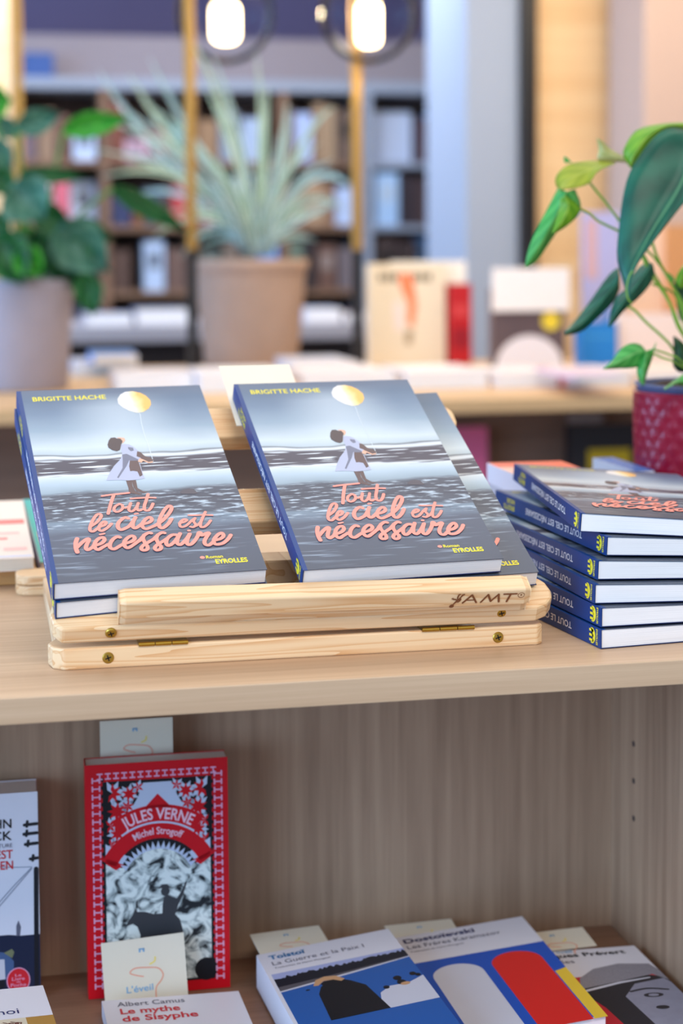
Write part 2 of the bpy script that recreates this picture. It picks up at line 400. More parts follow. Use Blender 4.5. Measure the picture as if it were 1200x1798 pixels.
# burnt-in maker's mark on the ledge
BURN = mat('burnt_mark', (126, 70, 34), 0.7)
P = Print(lambda x, y, e: (x, -0.0140 - e + (x - LX0) * lrot, y + 0.0084)); P.lift = 0.00025
mm = 0.001
bx = 0.155
P.stroke([(bx, .0030), (bx + .0055, .0090)], 0.00122, smooth=0); P.stroke([(bx + .0055, .0090), (bx + .0088, .0030)], 0.00122, smooth=0); P.stroke([(bx + .0025, .0050), (bx + .0075, .0050)], 0.00081, smooth=0)
bx += 0.0118
P.stroke([(bx, .0030), (bx + .0042, .0088)], 0.00108, smooth=0); P.stroke([(bx + .0042, .0088), (bx + .0064, .0036)], 0.00135, smooth=0)
P.stroke([(bx + .0064, .0036), (bx + .0110, .0088)], 0.00108, smooth=0); P.stroke([(bx + .0110, .0088), (bx + .0118, .0030)], 0.00135, smooth=0)
bx += 0.0145
P.stroke([(bx, .0088), (bx + .0085, .0088)], 0.00108, smooth=0); P.stroke([(bx + .0045, .0088), (bx + .0025, .0030)], 0.00135, smooth=0)
P.stroke([(bx + .0115 + .0021 * math.cos(i * .5), .0076 + .0019 * math.sin(i * .5)) for i in range(13)], 0.00040, smooth=0)
P.disc(bx + .0115, .0077, .0006)
bx = 0.1465
for q in ([(0, .0006), (.001, -.0001), (.0024, .0004), (.0022, .0016), (.001, .0018)], [(.0022, .0018), (.004, .0042), (.0058, .0066)], [(.0035, .004), (.0056, .0042), (.0068, .0055)],
          [(.0046, .0062), (.0052, .0092), (.0064, .0100)], [(.0062, .0068), (.0078, .0092), (.0092, .0098)], [(.0015, .0062), (.0032, .0060), (.0048, .0052)], [(.0008, .0064), (.0020, .0072)]):
    P.stroke([(bx + a0, b0) for a0, b0 in q], 0.00108, taper=True)
P.disc(bx + .0012, .0008, .0010); P.disc(bx + .0062, .0058, .0011)
P.build('burnt_mark', BURN, lip)
# screws and hinges
SCR = mat('screw_brass', (182, 150, 66), 0.35, metal=0.9)
def screw(px, py, on_slat):
    if on_slat:
        n = Vector((0, -math.sin(TILT), math.cos(TILT))); d = ray(px, py)
        fn = Vector((0, -math.cos(TILT), -math.sin(TILT))); o_ = plane(0, -0.0115)
        q = CAMLOC + d * (fn.dot(o_ - CAMLOC) / fn.dot(d)); rot = (PI / 2 + TILT, 0, 0)
        q -= fn * 0.0002
    else:
        q = at(px, py, Y=fy); rot = (PI / 2, 0, 0)
    s_ = MB().lathe([(0.0001, 0.0010), (0.0030, 0.0008), (0.0036, 0.0002), (0.0036, -0.002)], 24).build('screw', SCR, st, loc=q - ROOT, rot=rot, smooth=False)
    a0 = 0.3
    c_ = MB()
    for k in (0, PI / 2):
        ca, sa = math.cos(a0 + k), math.sin(a0 + k)
        c_.add([(ca * u - sa * v, sa * u + ca * v, 0.00112) for u, v in ((-.0019, -.0004), (.0019, -.0004), (.0019, .0004), (-.0019, .0004))], [(0, 1, 2, 3)])
    c_.build('cross_slot', BLACKM, s_)
for a0 in ((195, 1112, 1), (881, 1076, 1), (190, 1155, 0), (875, 1119, 0)): screw(*a0)
for x0, x1, yy in ((243, 331, 1127), (741, 834, 1099.5)):
    p_, q_ = at(x0, yy, Y=fy - 0.0005), at(x1, yy - 3, Y=fy - 0.0005)
    zc = BH + 0.0006
    h_ = MB()
    for i in range(3):
        xa = p_.x + (q_.x - p_.x) * i / 3 + 0.0003; xb = p_.x + (q_.x - p_.x) * (i + 1) / 3 - 0.0003
        h_.tube([(xa, fy - 0.0004, zc), (xb, fy - 0.0004, zc)], 0.0014, 10)
    h_.box((p_.x, fy, BH + 0.0001), (q_.x, fy + 0.012, BH + 0.0009))
    h_.build('hinge', BRASS, st, loc=-ROOT)

# ------------------------------------------------------------------ the novel: printed cover
NW, NH, NT, NTF = 0.1327, 0.2252, 0.0127, 0.0108
def novel_cover():
    m = bpy.data.materials.new('beach_cover'); m.use_nodes = True; n, l = m.node_tree.nodes, m.node_tree.links
    b = n['Principled BSDF']; b.inputs['Roughness'].default_value = 0.32; b.inputs['Specular IOR Level'].default_value = 0.45
    tc = n.new('ShaderNodeTexCoord'); sx = n.new('ShaderNodeSeparateXYZ'); l.new(tc.outputs['Object'], sx.inputs[0])
    def math_(op, a, bb=None, c=None):
        k = n.new('ShaderNodeMath'); k.operation = op
        for i, q in enumerate((a, bb, c)):
            if q is None: continue
            if isinstance(q, (int, float)): k.inputs[i].default_value = q
            else: l.new(q, k.inputs[i])
        return k.outputs[0]
    def noise(scale, det=2, loc=(0, 0, 0)):
        mp = n.new('ShaderNodeMapping'); mp.inputs['Scale'].default_value = scale; mp.inputs['Location'].default_value = loc
        no = n.new('ShaderNodeTexNoise'); no.inputs['Scale'].default_value = 1; no.inputs['Detail'].default_value = det
        l.new(tc.outputs['Object'], mp.inputs[0]); l.new(mp.outputs[0], no.inputs['Vector']); return no.outputs['Fac']
    wob = math_('MULTIPLY', math_('SUBTRACT', noise((22, 40, 0), 2), 0.5), 0.010)
    # the wobble of the shore lines; the horizon itself stays straight
    y = math_('ADD', sx.outputs['Y'], wob)
    v = math_('DIVIDE', y, NH)
    cr = n.new('ShaderNodeValToRGB'); l.new(v, cr.inputs[0]); e = cr.color_ramp.elements
    stops = [(0.0, (68, 77, 94)), (0.215, (75, 85, 105)), (0.235, (97, 112, 131)), (0.275, (115, 134, 151)), (0.29, (73, 82, 99)), (0.36, (62, 68, 85)), (0.405, (70, 78, 95)), (0.415, (100, 112, 126)),
             (0.425, (143, 162, 176)), (0.47, (174, 193, 207)), (0.505, (201, 212, 220)), (0.514, (220, 226, 229)), (0.522, (62, 60, 77)), (0.592, (68, 65, 82)),
             (0.600, (214, 222, 228)), (0.611, (209, 216, 222)), (0.617, (87, 94, 105)), (0.624, (176, 191, 201)), (0.66, (195, 208, 215)), (0.76, (137, 159, 178)), (0.86, (102, 126, 152)), (0.93, (80, 106, 134)), (1.0, (82, 99, 124))]
    e[0].position, e[0].color = stops[0][0], lin(stops[0][1]); e[1].position, e[1].color = stops[-1][0], lin(stops[-1][1])
    for p_, c_ in stops[1:-1]:
        q = e.new(p_); q.color = lin(c_)
    col = cr.outputs[0]
    def over(fac, c_):
        global_ = n.new('ShaderNodeMix'); global_.data_type = 'RGBA'
        l.new(fac, global_.inputs[0]); l.new(col, global_.inputs[6]); global_.inputs[7].default_value = lin(c_)
        return global_.outputs[2]
    def band(a0, a1, soft):
        p_ = n.new('ShaderNodeMapRange'); p_.inputs[1].default_value = a0 - soft; p_.inputs[2].default_value = a0 + soft; l.new(v, p_.inputs[0])
        q_ = n.new('ShaderNodeMapRange'); q_.inputs[1].default_value = a1 - soft; q_.inputs[2].default_value = a1 + soft; q_.inputs[3].default_value = 1; q_.inputs[4].default_value = 0; l.new(v, q_.inputs[0])
        return math_('MULTIPLY', p_.outputs[0], q_.outputs[0])
    def thresh(x, t0, t1):
        p_ = n.new('ShaderNodeMapRange'); p_.inputs[1].default_value = t0; p_.inputs[2].default_value = t1; l.new(x, p_.inputs[0]); return p_.outputs[0]
    # ripples of the wet sand, foam streaks of the sea, faint streaks at the foot
    col = over(math_('MULTIPLY', band(0.25, 0.412, 0.02), thresh(noise((80, 430, 0), 3), 0.52, 0.66)), (186, 202, 216))
    col = over(math_('MULTIPLY', band(0.24, 0.41, 0.02), thresh(noise((50, 320, 0), 3, (5, 2, 1)), 0.54, 0.68)), (50, 56, 76))
    col = over(math_('MULTIPLY', band(0.527, 0.590, 0.004), thresh(noise((34, 520, 0), 1, (1, 7, 0)), 0.60, 0.66)), (216, 224, 232))
    col = over(math_('MULTIPLY', band(0.505, 0.53, 0.006), thresh(noise((40, 500, 0), 1, (4, 3, 0)), 0.55, 0.62)), (90, 92, 110))
    col = over(math_('MULTIPLY', band(0.03, 0.24, 0.04), thresh(noise((26, 300, 0), 2, (9, 3, 0)), 0.56, 0.78)), (150, 166, 184))
    # the beam of light under the balloon
    dx = math_('ABSOLUTE', math_('SUBTRACT', sx.outputs['X'], 0.069)); 
    bm_ = n.new('ShaderNodeMapRange'); bm_.interpolation_type = 'SMOOTHSTEP'; bm_.inputs[1].default_value = 0.05; bm_.inputs[2].default_value = 0.0; bm_.inputs[4].default_value = 0.45; l.new(dx, bm_.inputs[0])
    col = over(math_('MULTIPLY', band(0.64, 0.93, 0.05), bm_.outputs[0]), (212, 224, 232))
    l.new(col, b.inputs['Base Color'])
    return m
BEACH = novel_cover()
SKIN = mat('print_skin', (226, 176, 150), 0.4); HAIR = mat('print_dark_brown', (70, 56, 62), 0.4); DRESS = mat('print_dress', (176, 182, 206), 0.4)
DSHADE = mat('print_dress_shade', (110, 114, 136), 0.4); LEG = mat('print_leg', (92, 70, 72), 0.4); ROCK = mat('print_rock', (76, 72, 84), 0.4)
STRING = mat('print_string', (214, 224, 232), 0.4)
def balloon_mat():
    m = mat('print_balloon', (250, 205, 120), 0.4); n, l = m.node_tree.nodes, m.node_tree.links
    tc = n.new('ShaderNodeTexCoord'); mp = n.new('ShaderNodeMapping'); mp.inputs['Scale'].default_value = (52, 30, 0); mp.inputs['Location'].default_value = (-3.80, -6.25, 0)
    l.new(tc.outputs['Object'], mp.inputs[0]); no = n.new('ShaderNodeTexNoise'); no.inputs['Scale'].default_value = 90; l.new(tc.outputs['Object'], no.inputs['Vector'])
    sx = n.new('ShaderNodeSeparateXYZ'); l.new(mp.outputs[0], sx.inputs[0])
    ad = n.new('ShaderNodeMath'); ad.operation = 'MULTIPLY_ADD'; ad.inputs[1].default_value = 0.5; l.new(no.outputs['Fac'], ad.inputs[0]); l.new(sx.outputs['X'], ad.inputs[2])
    cr = n.new('ShaderNodeValToRGB'); e = cr.color_ramp.elements
    e[0].position = 0.45; e[0].color = lin((240, 234, 230)); e[1].position = 1.0; e[1].color = lin((246, 186, 96)); q = e.new(0.72); q.color = lin((252, 226, 168))
    l.new(ad.outputs[0], cr.inputs[0]); l.new(cr.outputs[0], n['Principled BSDF'].inputs['Base Color']); return m
BALLOON = balloon_mat()
TITLE = [[2.0,[[41.6,89.0],[45.6,89.7],[50.5,90.2],[55.3,90.6],[59.6,91.0]]],[2.5,[[49.4,89.6],[47.3,83.7],[44.8,75.9],[42.7,68.7]]],[2.2,[[51.4,78.9],[48.5,76.6],[47.1,73.3],[47.8,70.5],[50.2,70.8],[52.8,73.8],[53.1,77.4],[51.4,78.9]]],[1.8,[[52.9,75.3],[54.6,74.0],[56.7,75.5]]],[2.2,[[59.0,79.3],[57.4,74.9],[56.6,71.6],[57.9,69.8],[60.4,71.7],[62.6,75.5],[63.9,78.9]]],[2.2,[[63.9,78.9],[62.2,73.6],[62.7,70.3],[65.3,71.4]]],[2.4,[[71.9,88.3],[69.7,81.9],[67.3,75.2],[66.9,70.8],[69.0,69.9],[71.4,72.9],[73.3,77.2]]],[1.9,[[59.9,84.2],[64.3,84.4],[70.8,84.4],[75.9,83.7]]],[2.4,[[29.3,55.6],[34.2,60.1],[37.6,65.7],[37.5,68.8],[35.1,68.0],[31.8,62.2],[29.3,55.6],[28.8,51.4],[30.6,50.3],[33.3,53.0],[35.4,54.7]]],[2.4,[[35.5,55.2],[38.5,56.4],[40.0,59.2],[38.7,60.2],[36.5,58.0],[34.7,54.3],[34.7,51.2],[36.5,50.5],[40.0,53.4],[43.2,57.5]]],[2.9,[[54.7,62.2],[53.3,63.5],[50.6,61.9],[47.8,58.1],[46.7,53.6],[48.0,50.4],[51.1,51.6],[54.8,54.7],[59.5,62.8]]],[2.9,[[59.5,62.8],[57.3,58.3],[56.2,53.1],[57.4,51.2],[60.0,52.9],[62.9,56.0]]],[1.8,[[59.8,66.7],[61.6,67.1]]],[2.8,[[62.6,55.1],[67.4,56.6],[69.6,59.5],[68.8,62.1],[66.2,60.8],[63.4,56.9],[62.3,52.4],[64.1,49.7],[67.6,51.1],[71.0,53.0]]],[2.9,[[71.0,53.0],[77.2,58.8],[82.9,67.1],[84.6,72.1],[83.0,73.5],[79.6,69.3],[75.7,61.8],[73.5,55.2],[73.3,50.6],[75.4,49.8],[79.3,53.8],[82.3,58.9]]],[2.1,[[86.5,53.7],[90.2,54.9],[92.0,56.9],[90.6,57.8],[88.0,55.8],[86.5,52.3],[87.1,49.4],[90.5,50.6],[94.8,55.5],[97.8,58.4]]],[2.1,[[97.8,58.4],[96.1,54.9],[96.8,51.3],[94.9,48.6],[93.0,49.2]]],[1.9,[[95.0,48.8],[97.9,50.5],[101.3,55.0]]],[2.2,[[105.8,64.6],[102.5,57.8],[100.2,52.2],[99.7,48.3],[102.1,48.3],[105.1,51.4],[107.3,54.8]]],[1.7,[[94.2,62.1],[98.1,61.5],[103.2,61.4],[109.6,60.5]]],[3.1,[[19.5,43.6],[18.1,39.4],[17.5,33.9],[17.8,29.3]]],[2.9,[[18.5,34.7],[22.7,40.0],[26.0,42.8],[26.6,41.4],[24.8,37.1],[23.6,33.0],[24.7,31.1],[28.3,34.0]]],[2.9,[[28.5,34.9],[33.6,36.9],[36.2,40.3],[35.6,43.3],[32.5,41.9],[29.8,37.6],[29.2,32.9],[31.0,30.6],[34.3,33.1],[38.1,35.6]]],[1.9,[[34.4,46.5],[37.0,47.2]]],[2.9,[[46.3,42.2],[44.7,43.1],[41.6,40.5],[39.2,36.0],[38.7,31.9],[41.0,30.3],[45.1,33.3],[48.0,35.4]]],[2.9,[[48.2,35.4],[53.0,37.1],[55.4,40.2],[54.4,43.0],[51.3,41.4],[48.4,37.2],[47.9,32.8],[49.8,30.6],[53.7,33.6],[58.3,37.9]]],[2.8,[[57.8,37.0],[61.9,42.8],[65.1,45.2],[66.7,44.6]]],[2.8,[[62.0,43.2],[60.6,39.9],[61.0,35.3],[62.0,30.6],[61.1,27.5],[58.5,27.2],[57.9,29.6],[60.0,32.6],[63.9,35.6],[67.2,38.2]]],[2.8,[[66.8,37.7],[71.0,42.6],[73.9,44.7],[75.2,43.9]]],[2.8,[[70.7,42.6],[69.0,38.5],[69.4,33.8],[70.5,29.6],[69.4,26.9],[67.0,26.4],[66.4,28.9],[68.6,32.0],[72.9,35.4],[75.9,38.0]]],[2.9,[[82.4,41.2],[79.5,41.3],[76.1,38.0],[74.4,33.6],[74.9,30.4],[77.4,31.4],[81.1,35.7],[84.9,42.2]]],[2.9,[[85.0,42.5],[82.3,36.6],[81.3,32.2],[82.8,30.5],[85.7,33.1],[89.1,37.9],[91.1,41.4]]],[2.9,[[91.1,41.5],[88.3,35.2],[87.5,30.8],[89.4,30.0],[92.7,33.5],[95.9,38.8]]],[2.2,[[91.0,45.0],[91.5,45.0]]],[2.9,[[95.8,38.4],[97.1,42.0],[98.2,41.9],[98.2,38.9],[101.6,40.8],[103.6,41.1],[101.2,37.0],[99.0,32.6],[98.9,29.1],[101.2,28.2],[104.8,31.7]]],[2.9,[[106.1,33.1],[109.6,34.1],[112.2,37.0],[111.8,40.2],[108.9,38.6],[105.5,33.9],[104.8,29.5],[106.9,28.3],[110.5,29.4],[114.5,33.3],[117.1,37.5]]]]
GIRL = {"balloon":[[69.8,209.5],[72.6,215.3],[76.7,218.8],[82.3,219.3],[87.1,217.0],[90.8,212.6],[93.0,206.4],[92.5,200.5],[89.7,194.8],[85.2,190.8],[80.2,190.2],[75.7,193.1],[71.6,198.3],[69.4,203.5]],"string":[[82.5,188.6],[81.6,175.1],[81.4,158.1],[81.8,147.9],[81.8,127.0]],"hair":[[55.6,155.6],[57.4,158.7],[60.3,159.1],[61.5,157.5],[64.0,157.2],[65.0,153.9],[63.3,149.4],[61.5,143.2],[59.1,141.5],[56.4,143.1],[54.1,146.5],[54.0,150.2]],"face":[[61.3,158.7],[63.9,158.9],[66.8,157.9],[66.9,154.7],[64.6,151.0],[64.0,153.1],[63.5,157.2]],"dress":[[63.1,149.4],[62.3,143.1],[62.3,137.6],[60.1,131.5],[54.6,123.9],[50.7,116.3],[46.9,107.0],[54.9,106.8],[61.6,105.7],[68.2,106.2],[72.7,107.1],[72.4,114.5],[72.5,122.5],[72.1,128.7],[75.5,133.8],[74.4,139.4],[72.8,143.1],[71.1,146.5],[68.8,149.4],[65.9,150.3]],"shade":[[66.1,129.2],[71.8,129.6],[72.0,120.7],[72.0,111.1],[69.8,109.5],[69.2,115.7],[66.5,116.8],[64.4,116.5],[64.6,122.2]],"fold":[[67.5,146.3],[70.8,145.1],[70.8,141.5],[68.6,140.7],[67.3,143.6]],"fold2":[[61.6,131.4],[65.9,130.1],[63.1,123.2],[55.4,108.9],[54.6,109.9],[59.9,120.8]],"belt":[[62.1,137.2],[65.3,137.8],[72.1,130.5],[71.7,128.9],[66.6,129.2],[61.6,131.4]],"arm":[[72.9,140.4],[74.9,139.3],[77.1,134.2],[80.5,131.6],[82.3,128.8],[81.1,126.2],[78.3,125.4],[76.1,129.3],[73.6,132.6],[71.5,134.2]],"hand":[[71.4,127.9],[73.4,131.8],[75.1,130.3],[78.6,126.4],[81.3,127.1],[81.5,125.7],[78.2,125.0],[75.1,128.3],[73.4,125.9]],"leg1":[[59.9,106.0],[63.9,106.1],[63.3,98.8],[64.2,92.8],[68.2,89.3],[66.0,88.3],[59.8,91.3],[60.2,97.4]],"leg2":[[63.8,105.7],[66.6,105.9],[66.2,96.5],[69.1,92.6],[73.1,91.1],[69.3,89.9],[65.1,92.4],[63.7,97.5]],"rock":[[93.2,89.2],[96.4,92.0],[100.1,92.7],[103.3,91.4],[105.1,87.2],[103.5,86.1],[93.8,87.1]]}
def make_novel():
    r, cv, f, s = book('novel', 'x', 'book', NW, NH, NT, NTF, BEACH, BLUE_SPINE, NAVY, PAGES, strip=0.0026)
    mmp = lambda pts: [(a0 / 1000, b0 / 1000) for a0, b0 in pts]
    IM = [BALLOON, SKIN, HAIR, DRESS, DSHADE, LEG, ROCK, STRING]
    P = Print(f); P.shape(mmp(GIRL['balloon']), 0); P.stroke([((GIRL['balloon'][10][0]) / 1000, GIRL['balloon'][10][1] / 1000)] + mmp(GIRL['string']), 0.00045, 7, .00001); P.build('balloon_print', IM, cv, tri=True)
    P = Print(f); P.shape(mmp(GIRL['rock']), 6); P.build('rock_print', IM, cv, tri=True)
    P = Print(f)
    for k, mi, lift in (('leg1', 5, 0), ('leg2', 5, 0), ('dress', 3, .00004), ('fold2', 4, .00006), ('shade', 5, .00007), ('fold', 4, .00006), ('belt', 4, .00008), ('arm', 5, .0001), ('hand', 1, .00012), ('face', 1, .00002), ('hair', 2, .00004)):
        P.shape(mmp(GIRL[k]), mi, lift)
    P.build('girl_print', IM, cv, tri=True)
    P = Print(f); P.lift = 0.00035
    for wd, pts in TITLE: P.stroke(mmp(pts), wd * 0.00092, 0)
    P.build('title_lettering', CORAL, cv, tri=True)
    P = Print(f); P.text('BRIGITTE HACHE', 0.0097, 0.2104, width=0.0520, bold=0.012, height=0.0056); P.build('author_lettering', YEL, cv)
    P = Print(f); P.text('EYROLLES', 0.1020, 0.0092, width=0.0205, bold=0.03, height=0.0044)
    P.text('Roman', 0.0968, 0.0150, width=0.0108, bold=0.02, height=0.0030); P.disc(0.0945, 0.0164, 0.0016, 0.0014, 1)
    P.build('publisher_mark', [YEL, CORAL], cv)
    P = Print(s); P.text('TOUT LE CIEL EST NÉCESSAIRE', 0.0430, -0.0021, width=0.112, bold=0.016, height=0.0044); P.build('spine_title', WHITE_INK, cv)
    P = Print(s); P.text('BRIGITTE', 0.180, 0.0008, width=0.024, bold=0.012, height=0.0036); P.text('HACHE', 0.180, -0.0042, width=0.017, bold=0.012, height=0.0036); P.build('spine_author', YEL, cv)
    # round publisher sign with an E cut into it, EYROLLES running across the spine beside it
    P = Print(s)
    c0, rr = 0.0125, 0.0052
    arc = [(c0 + rr * 0.9 * math.cos(a0), rr * math.sin(a0)) for a0 in [math.radians(t_) for t_ in range(60, 301, 12)]]
    P.shape(arc + [(c0 - 0.0006, -0.0042), (c0 - 0.0006, 0.0042)])
    for yy in (-0.0040, -0.0008, 0.0024): P.rect(c0 - 0.002, yy, c0 + 0.0040, yy + 0.0016)
    vs, fs, w_ = text2d('EYROLLES', 1, 0.02)
    P.add([s(0.0068 - b0 * 0.0034, (a0 / w_ - 0.5) * 0.0104, P.lift) for a0, b0 in vs], [f_[::-1] for f_ in fs])
    P.build('spine_mark', YEL, cv, tri=True)
    return r
proto = make_novel()
KW = math.atan((NT - NTF) / NW)
used = [False]
def novel(label, M, group):
    r = proto if not used[0] else dup(proto)
    used[0] = True
    r.matrix_world = M; r['label'] = label; r['group'] = group
    return r
def on_plane(u, v, w, r, roll): return RM(plane(u, v, w), ('X', TILT), ('Z', r), ('Y', roll))
G1 = 'novels on the pine book stand'; G2 = 'novels in the stack of six'
def tilted_pair(u, v, r, w, labels, du, dv, dr, gap):
    novel(labels[0], on_plane(u + du, v + dv, w, r + dr, 0), G1)
    novel(labels[1], on_plane(u, v, w + NT + gap, r, KW), G1)
tilted_pair(-0.0990, 0.0000, 0.074, 0.0004, ('lower novel of the pair tilted at the left of the pine stand, almost covered', 'upper novel of the left pair on the pine stand, girl with balloon on cover'), 0.0014, -0.001, 0.012, 0.0011)
tilted_pair(0.0542, -0.0012, 0.0600, 0.0024, ('lower novel of the right pair on the pine stand, its right edge sticking out', 'upper novel of the right pair on the pine stand, cream card behind its top'), 0.0262, 0.000, 0.006, 0.0019)
ORD = ['bottom novel of the stack of six beside the pine stand', 'second novel from the bottom in the stack of six', 'third novel from the bottom in the stack of six',
       'third novel from the top in the stack of six', 'second novel from the top in the stack of six, jutting furthest forward', 'top novel of the stack of six, cover facing up']
CORN = [(1057, 1105), (1057.5, 1067), (1045.5, 1026), (1050.5, 984), (1066, 942), (1019.5, 903)]
YAWS = [0.105, 0.085, 0.015, 0.037, 0.034, -0.109]
PITCHZ = 0.0136
for i in range(6):
    q = at(*CORN[i], Z=(i + 1) * PITCHZ - 0.0006)
    novel(ORD[i], RM((q.x, q.y, i * PITCHZ + 0.0003 + (0.001 if i == 5 else 0)), ('Z', YAWS[i]), ('Y', KW * i * 0.93), ('X', (0, 0, 0, 0, .006, .026)[i])), G2)

# ------------------------------------------------------------------ cards of the shop
CUPLINE = mat('card_coral_line', (240, 168, 140), 0.6); CARDBLUE = mat('card_blue', (126, 176, 214), 0.6); CARDYEL = mat('card_yellow', (244, 222, 120), 0.6)
def card(label, M, w=0.0545, h=0.085, group='cards of the shop', blank=False):
    c_ = MB().box((0, 0, 0), (w, h, 0.0006)).build('card', CARD)
    tag(c_, label, 'card', group); c_.matrix_world = M
    if blank: return c_
    P = Print(lambda x, y, e: (x, y, 0.0006 + e)); P.lift = 0.0002
    k = w / 0.0545
    cup = [(.026, .060), (.021, .0615), (.0175, .0635), (.021, .066), (.029, .0655), (.036, .0642), (.039, .060), (.0375, .056), (.034, .052), (.0335, .046), (.034, .043)]
    P.stroke([(a0 * k, b0 * k + h - .085 * k) for a0, b0 in cup], .0009, 0)
    P.stroke([(a0 * k, b0 * k + h - .085 * k) for a0, b0 in [(.0165, .0440), (.022, .0450), (.030, .0446), (.035, .0440), (.031, .041), (.022, .041)]], .0009, 0)
    P.text("L'éveil", .0145 * k, .0505 * k + h - .085 * k, width=.0175 * k, bold=0.012, height=.0046, mi=1)
    P.rect(.0242 * k, .0760 * k + h - .085 * k, .0254 * k, .0785 * k + h - .085 * k, 1); P.rect(.0268 * k, .0760 * k + h - .085 * k, .0280 * k, .0785 * k + h - .085 * k, 1); P.rect(.0242 * k, .0775 * k + h - .085 * k, .0280 * k, .0785 * k + h - .085 * k, 1)
    P.stroke([(a0 * k, b0 * k + h - .085 * k) for a0, b0 in [(.031, .0675), (.034, .0690), (.0345, .0715)]], .0012, 2)
    P.build('card_print', [CUPLINE, CARDBLUE, CARDYEL], c_, tri=True)
    return c_
card('blank cream card sticking up behind the top edge of the right-hand tilted novel', on_plane(0.0385, 0.1880, 0.0160, 0.028, KW), blank=True)

# ------------------------------------------------------------------ books in the niche under the top board
def lying(label, o, yaw, tilt, tf, w, front, spine, t=0.018, asp=1.64, group='paperbacks lying in the niche', name='paperback'):
    """o is the head corner at the spine, top of the cover."""
    h = w * asp
    M = RM(o, ('Z', yaw), ('X', tilt)) @ Matrix.Translation((0, -h, -t))
    r, cv, f, s = book(name, label, 'book', w, h, t, tf, front, spine, WHITEC, PAGES, group=group, M=M)
    return r, cv, f, w, h
def standing(label, foot, yaw, lean, w, h, t, front, spine, group, name='paperback', pages=PAGES):
    """Upright book facing the reader; foot is the lower front corner at the spine."""
    M = RM(foot, ('Z', yaw), ('X', PI / 2 - lean)) @ Matrix.Translation((0, 0, -t))
    r, cv, f, s = book(name, label, 'book', w, h, t, t, front, spine, spine, pages, group=group, M=M)
    return r, cv, f
GN = 'paperbacks standing in the niche'
# --- red illustrated classic
REDC = mat('red_cover', (208, 4, 26), 0.42, 0.35, coat=0.0)
def engraving():
    m = mat('engraving', (200, 205, 205), 0.5, 0.3); n, l = m.node_tree.nodes, m.node_tree.links
    tc = n.new('ShaderNodeTexCoord'); no = n.new('ShaderNodeTexNoise'); no.inputs['Scale'].default_value = 80; no.inputs['Detail'].default_value = 6; no.inputs['Distortion'].default_value = 1.6
    l.new(tc.outputs['Object'], no.inputs['Vector'])
    cr = n.new('ShaderNodeValToRGB'); e = cr.color_ramp.elements; e[0].position = 0.36; e[0].color = lin((30, 34, 40)); e[1].position = 0.56; e[1].color = lin((232, 238, 232)); q = e.new(0.45); q.color = lin((170, 180, 178))
    l.new(no.outputs['Fac'], cr.inputs[0]); l.new(cr.outputs[0], n['Principled BSDF'].inputs['Base Color']); return m
ENGR = engraving()
PINKL = mat('pink_chain_print', (232, 168, 200), 0.35); SILV = mat('silver_print', (196, 206, 228), 0.3)
rw, rh, rt = 0.1035, 0.1725, 0.020
p0 = at(157, 1755, Z=NZ + 0.0005)
r, cv, f = standing('red illustrated paperback standing upright in the niche, card behind its head', p0, -0.012, 0.02, rw, rh, rt, REDC, REDC, GN)
K = lambda x, y: (x * rw, y * rh)       # cover fractions, y from the foot
ax, ay = rw * 0.5, rh * 0.615            # centre of the arch
P = Print(f)
P.shape([K(.115, .045), K(.885, .045), K(.885, .925), K(.115, .925)], 0)                       # black line frame
P.shape([K(.13, .055), K(.87, .055), K(.87, .60), K(.13, .60)], 1, .00002)                    # engraving
P.shape([K(.13, .60), K(.87, .60), K(.87, .912), K(.13, .912)], 2, .00002)                    # silver field
def arcshape(r0, r1, a0, a1, cyf, n=28):
    c0 = (rw * 0.5, rh * cyf)
    A = [(c0[0] + r1 * math.cos(math.radians(a0 + (a1 - a0) * i / n)), c0[1] + r1 * math.sin(math.radians(a0 + (a1 - a0) * i / n))) for i in range(n + 1)]
    B_ = [(c0[0] + r0 * math.cos(math.radians(a0 + (a1 - a0) * i / n)), c0[1] + r0 * math.sin(math.radians(a0 + (a1 - a0) * i / n))) for i in range(n + 1)]
    return A, B_
def ring(r0, r1, a0, a1, cyf, mi, lift):
    A, B_ = arcshape(r0, r1, a0, a1, cyf)
    n = len(A)
    P.add([f(x, y, P.lift + lift) for x, y in A + B_], [(i + 1, i, n + i, n + i + 1) for i in range(n - 1)], mi)
cyf = 0.473
P.shape([(rw * .5 + 0.0341 * math.cos(math.radians(a0)), rh * cyf + 0.0341 * math.sin(math.radians(a0))) for a0 in range(24, 157, 6)], 0, .00004)
ring(0.0341, 0.0452, 26, 154, cyf, 3, .00006)     # red arch
P.shape([K(.13, .60), K(.22, .545), K(.285, .60), K(.13, .66)], 2, .00005); P.shape([K(.87, .60), K(.78, .545), K(.715, .60), K(.87, .66)], 2, .00005)
P.shape([K(.13, .60), K(.13, .575), K(.20, .545), K(.26, .565)], 3, .00006); P.shape([K(.87, .60), K(.87, .575), K(.80, .545), K(.74, .565)], 3, .00006)
ring(0.0452, 0.0466, 58, 122, cyf, 2, .00007)
ring(0.0466, 0.0590, 55, 125, cyf, 3, .00006)     # red title ribbon
P.shape([K(.40, .80), K(.5, .862), K(.60, .80)], 3, .00006)
for i in range(17):                                # leaf tips inside the arch
    a0 = math.radians(30 + 7.5 * i); c_, s_ = math.cos(a0), math.sin(a0); cx0, cy0 = rw * .5, rh * cyf
    P.shape([(cx0 + .024 * c_ - .0026 * s_, cy0 + .024 * s_ + .0026 * c_), (cx0 + .024 * c_ + .0026 * s_, cy0 + .024 * s_ - .0026 * c_), (cx0 + .0322 * c_, cy0 + .0322 * s_)], 2, .00008)
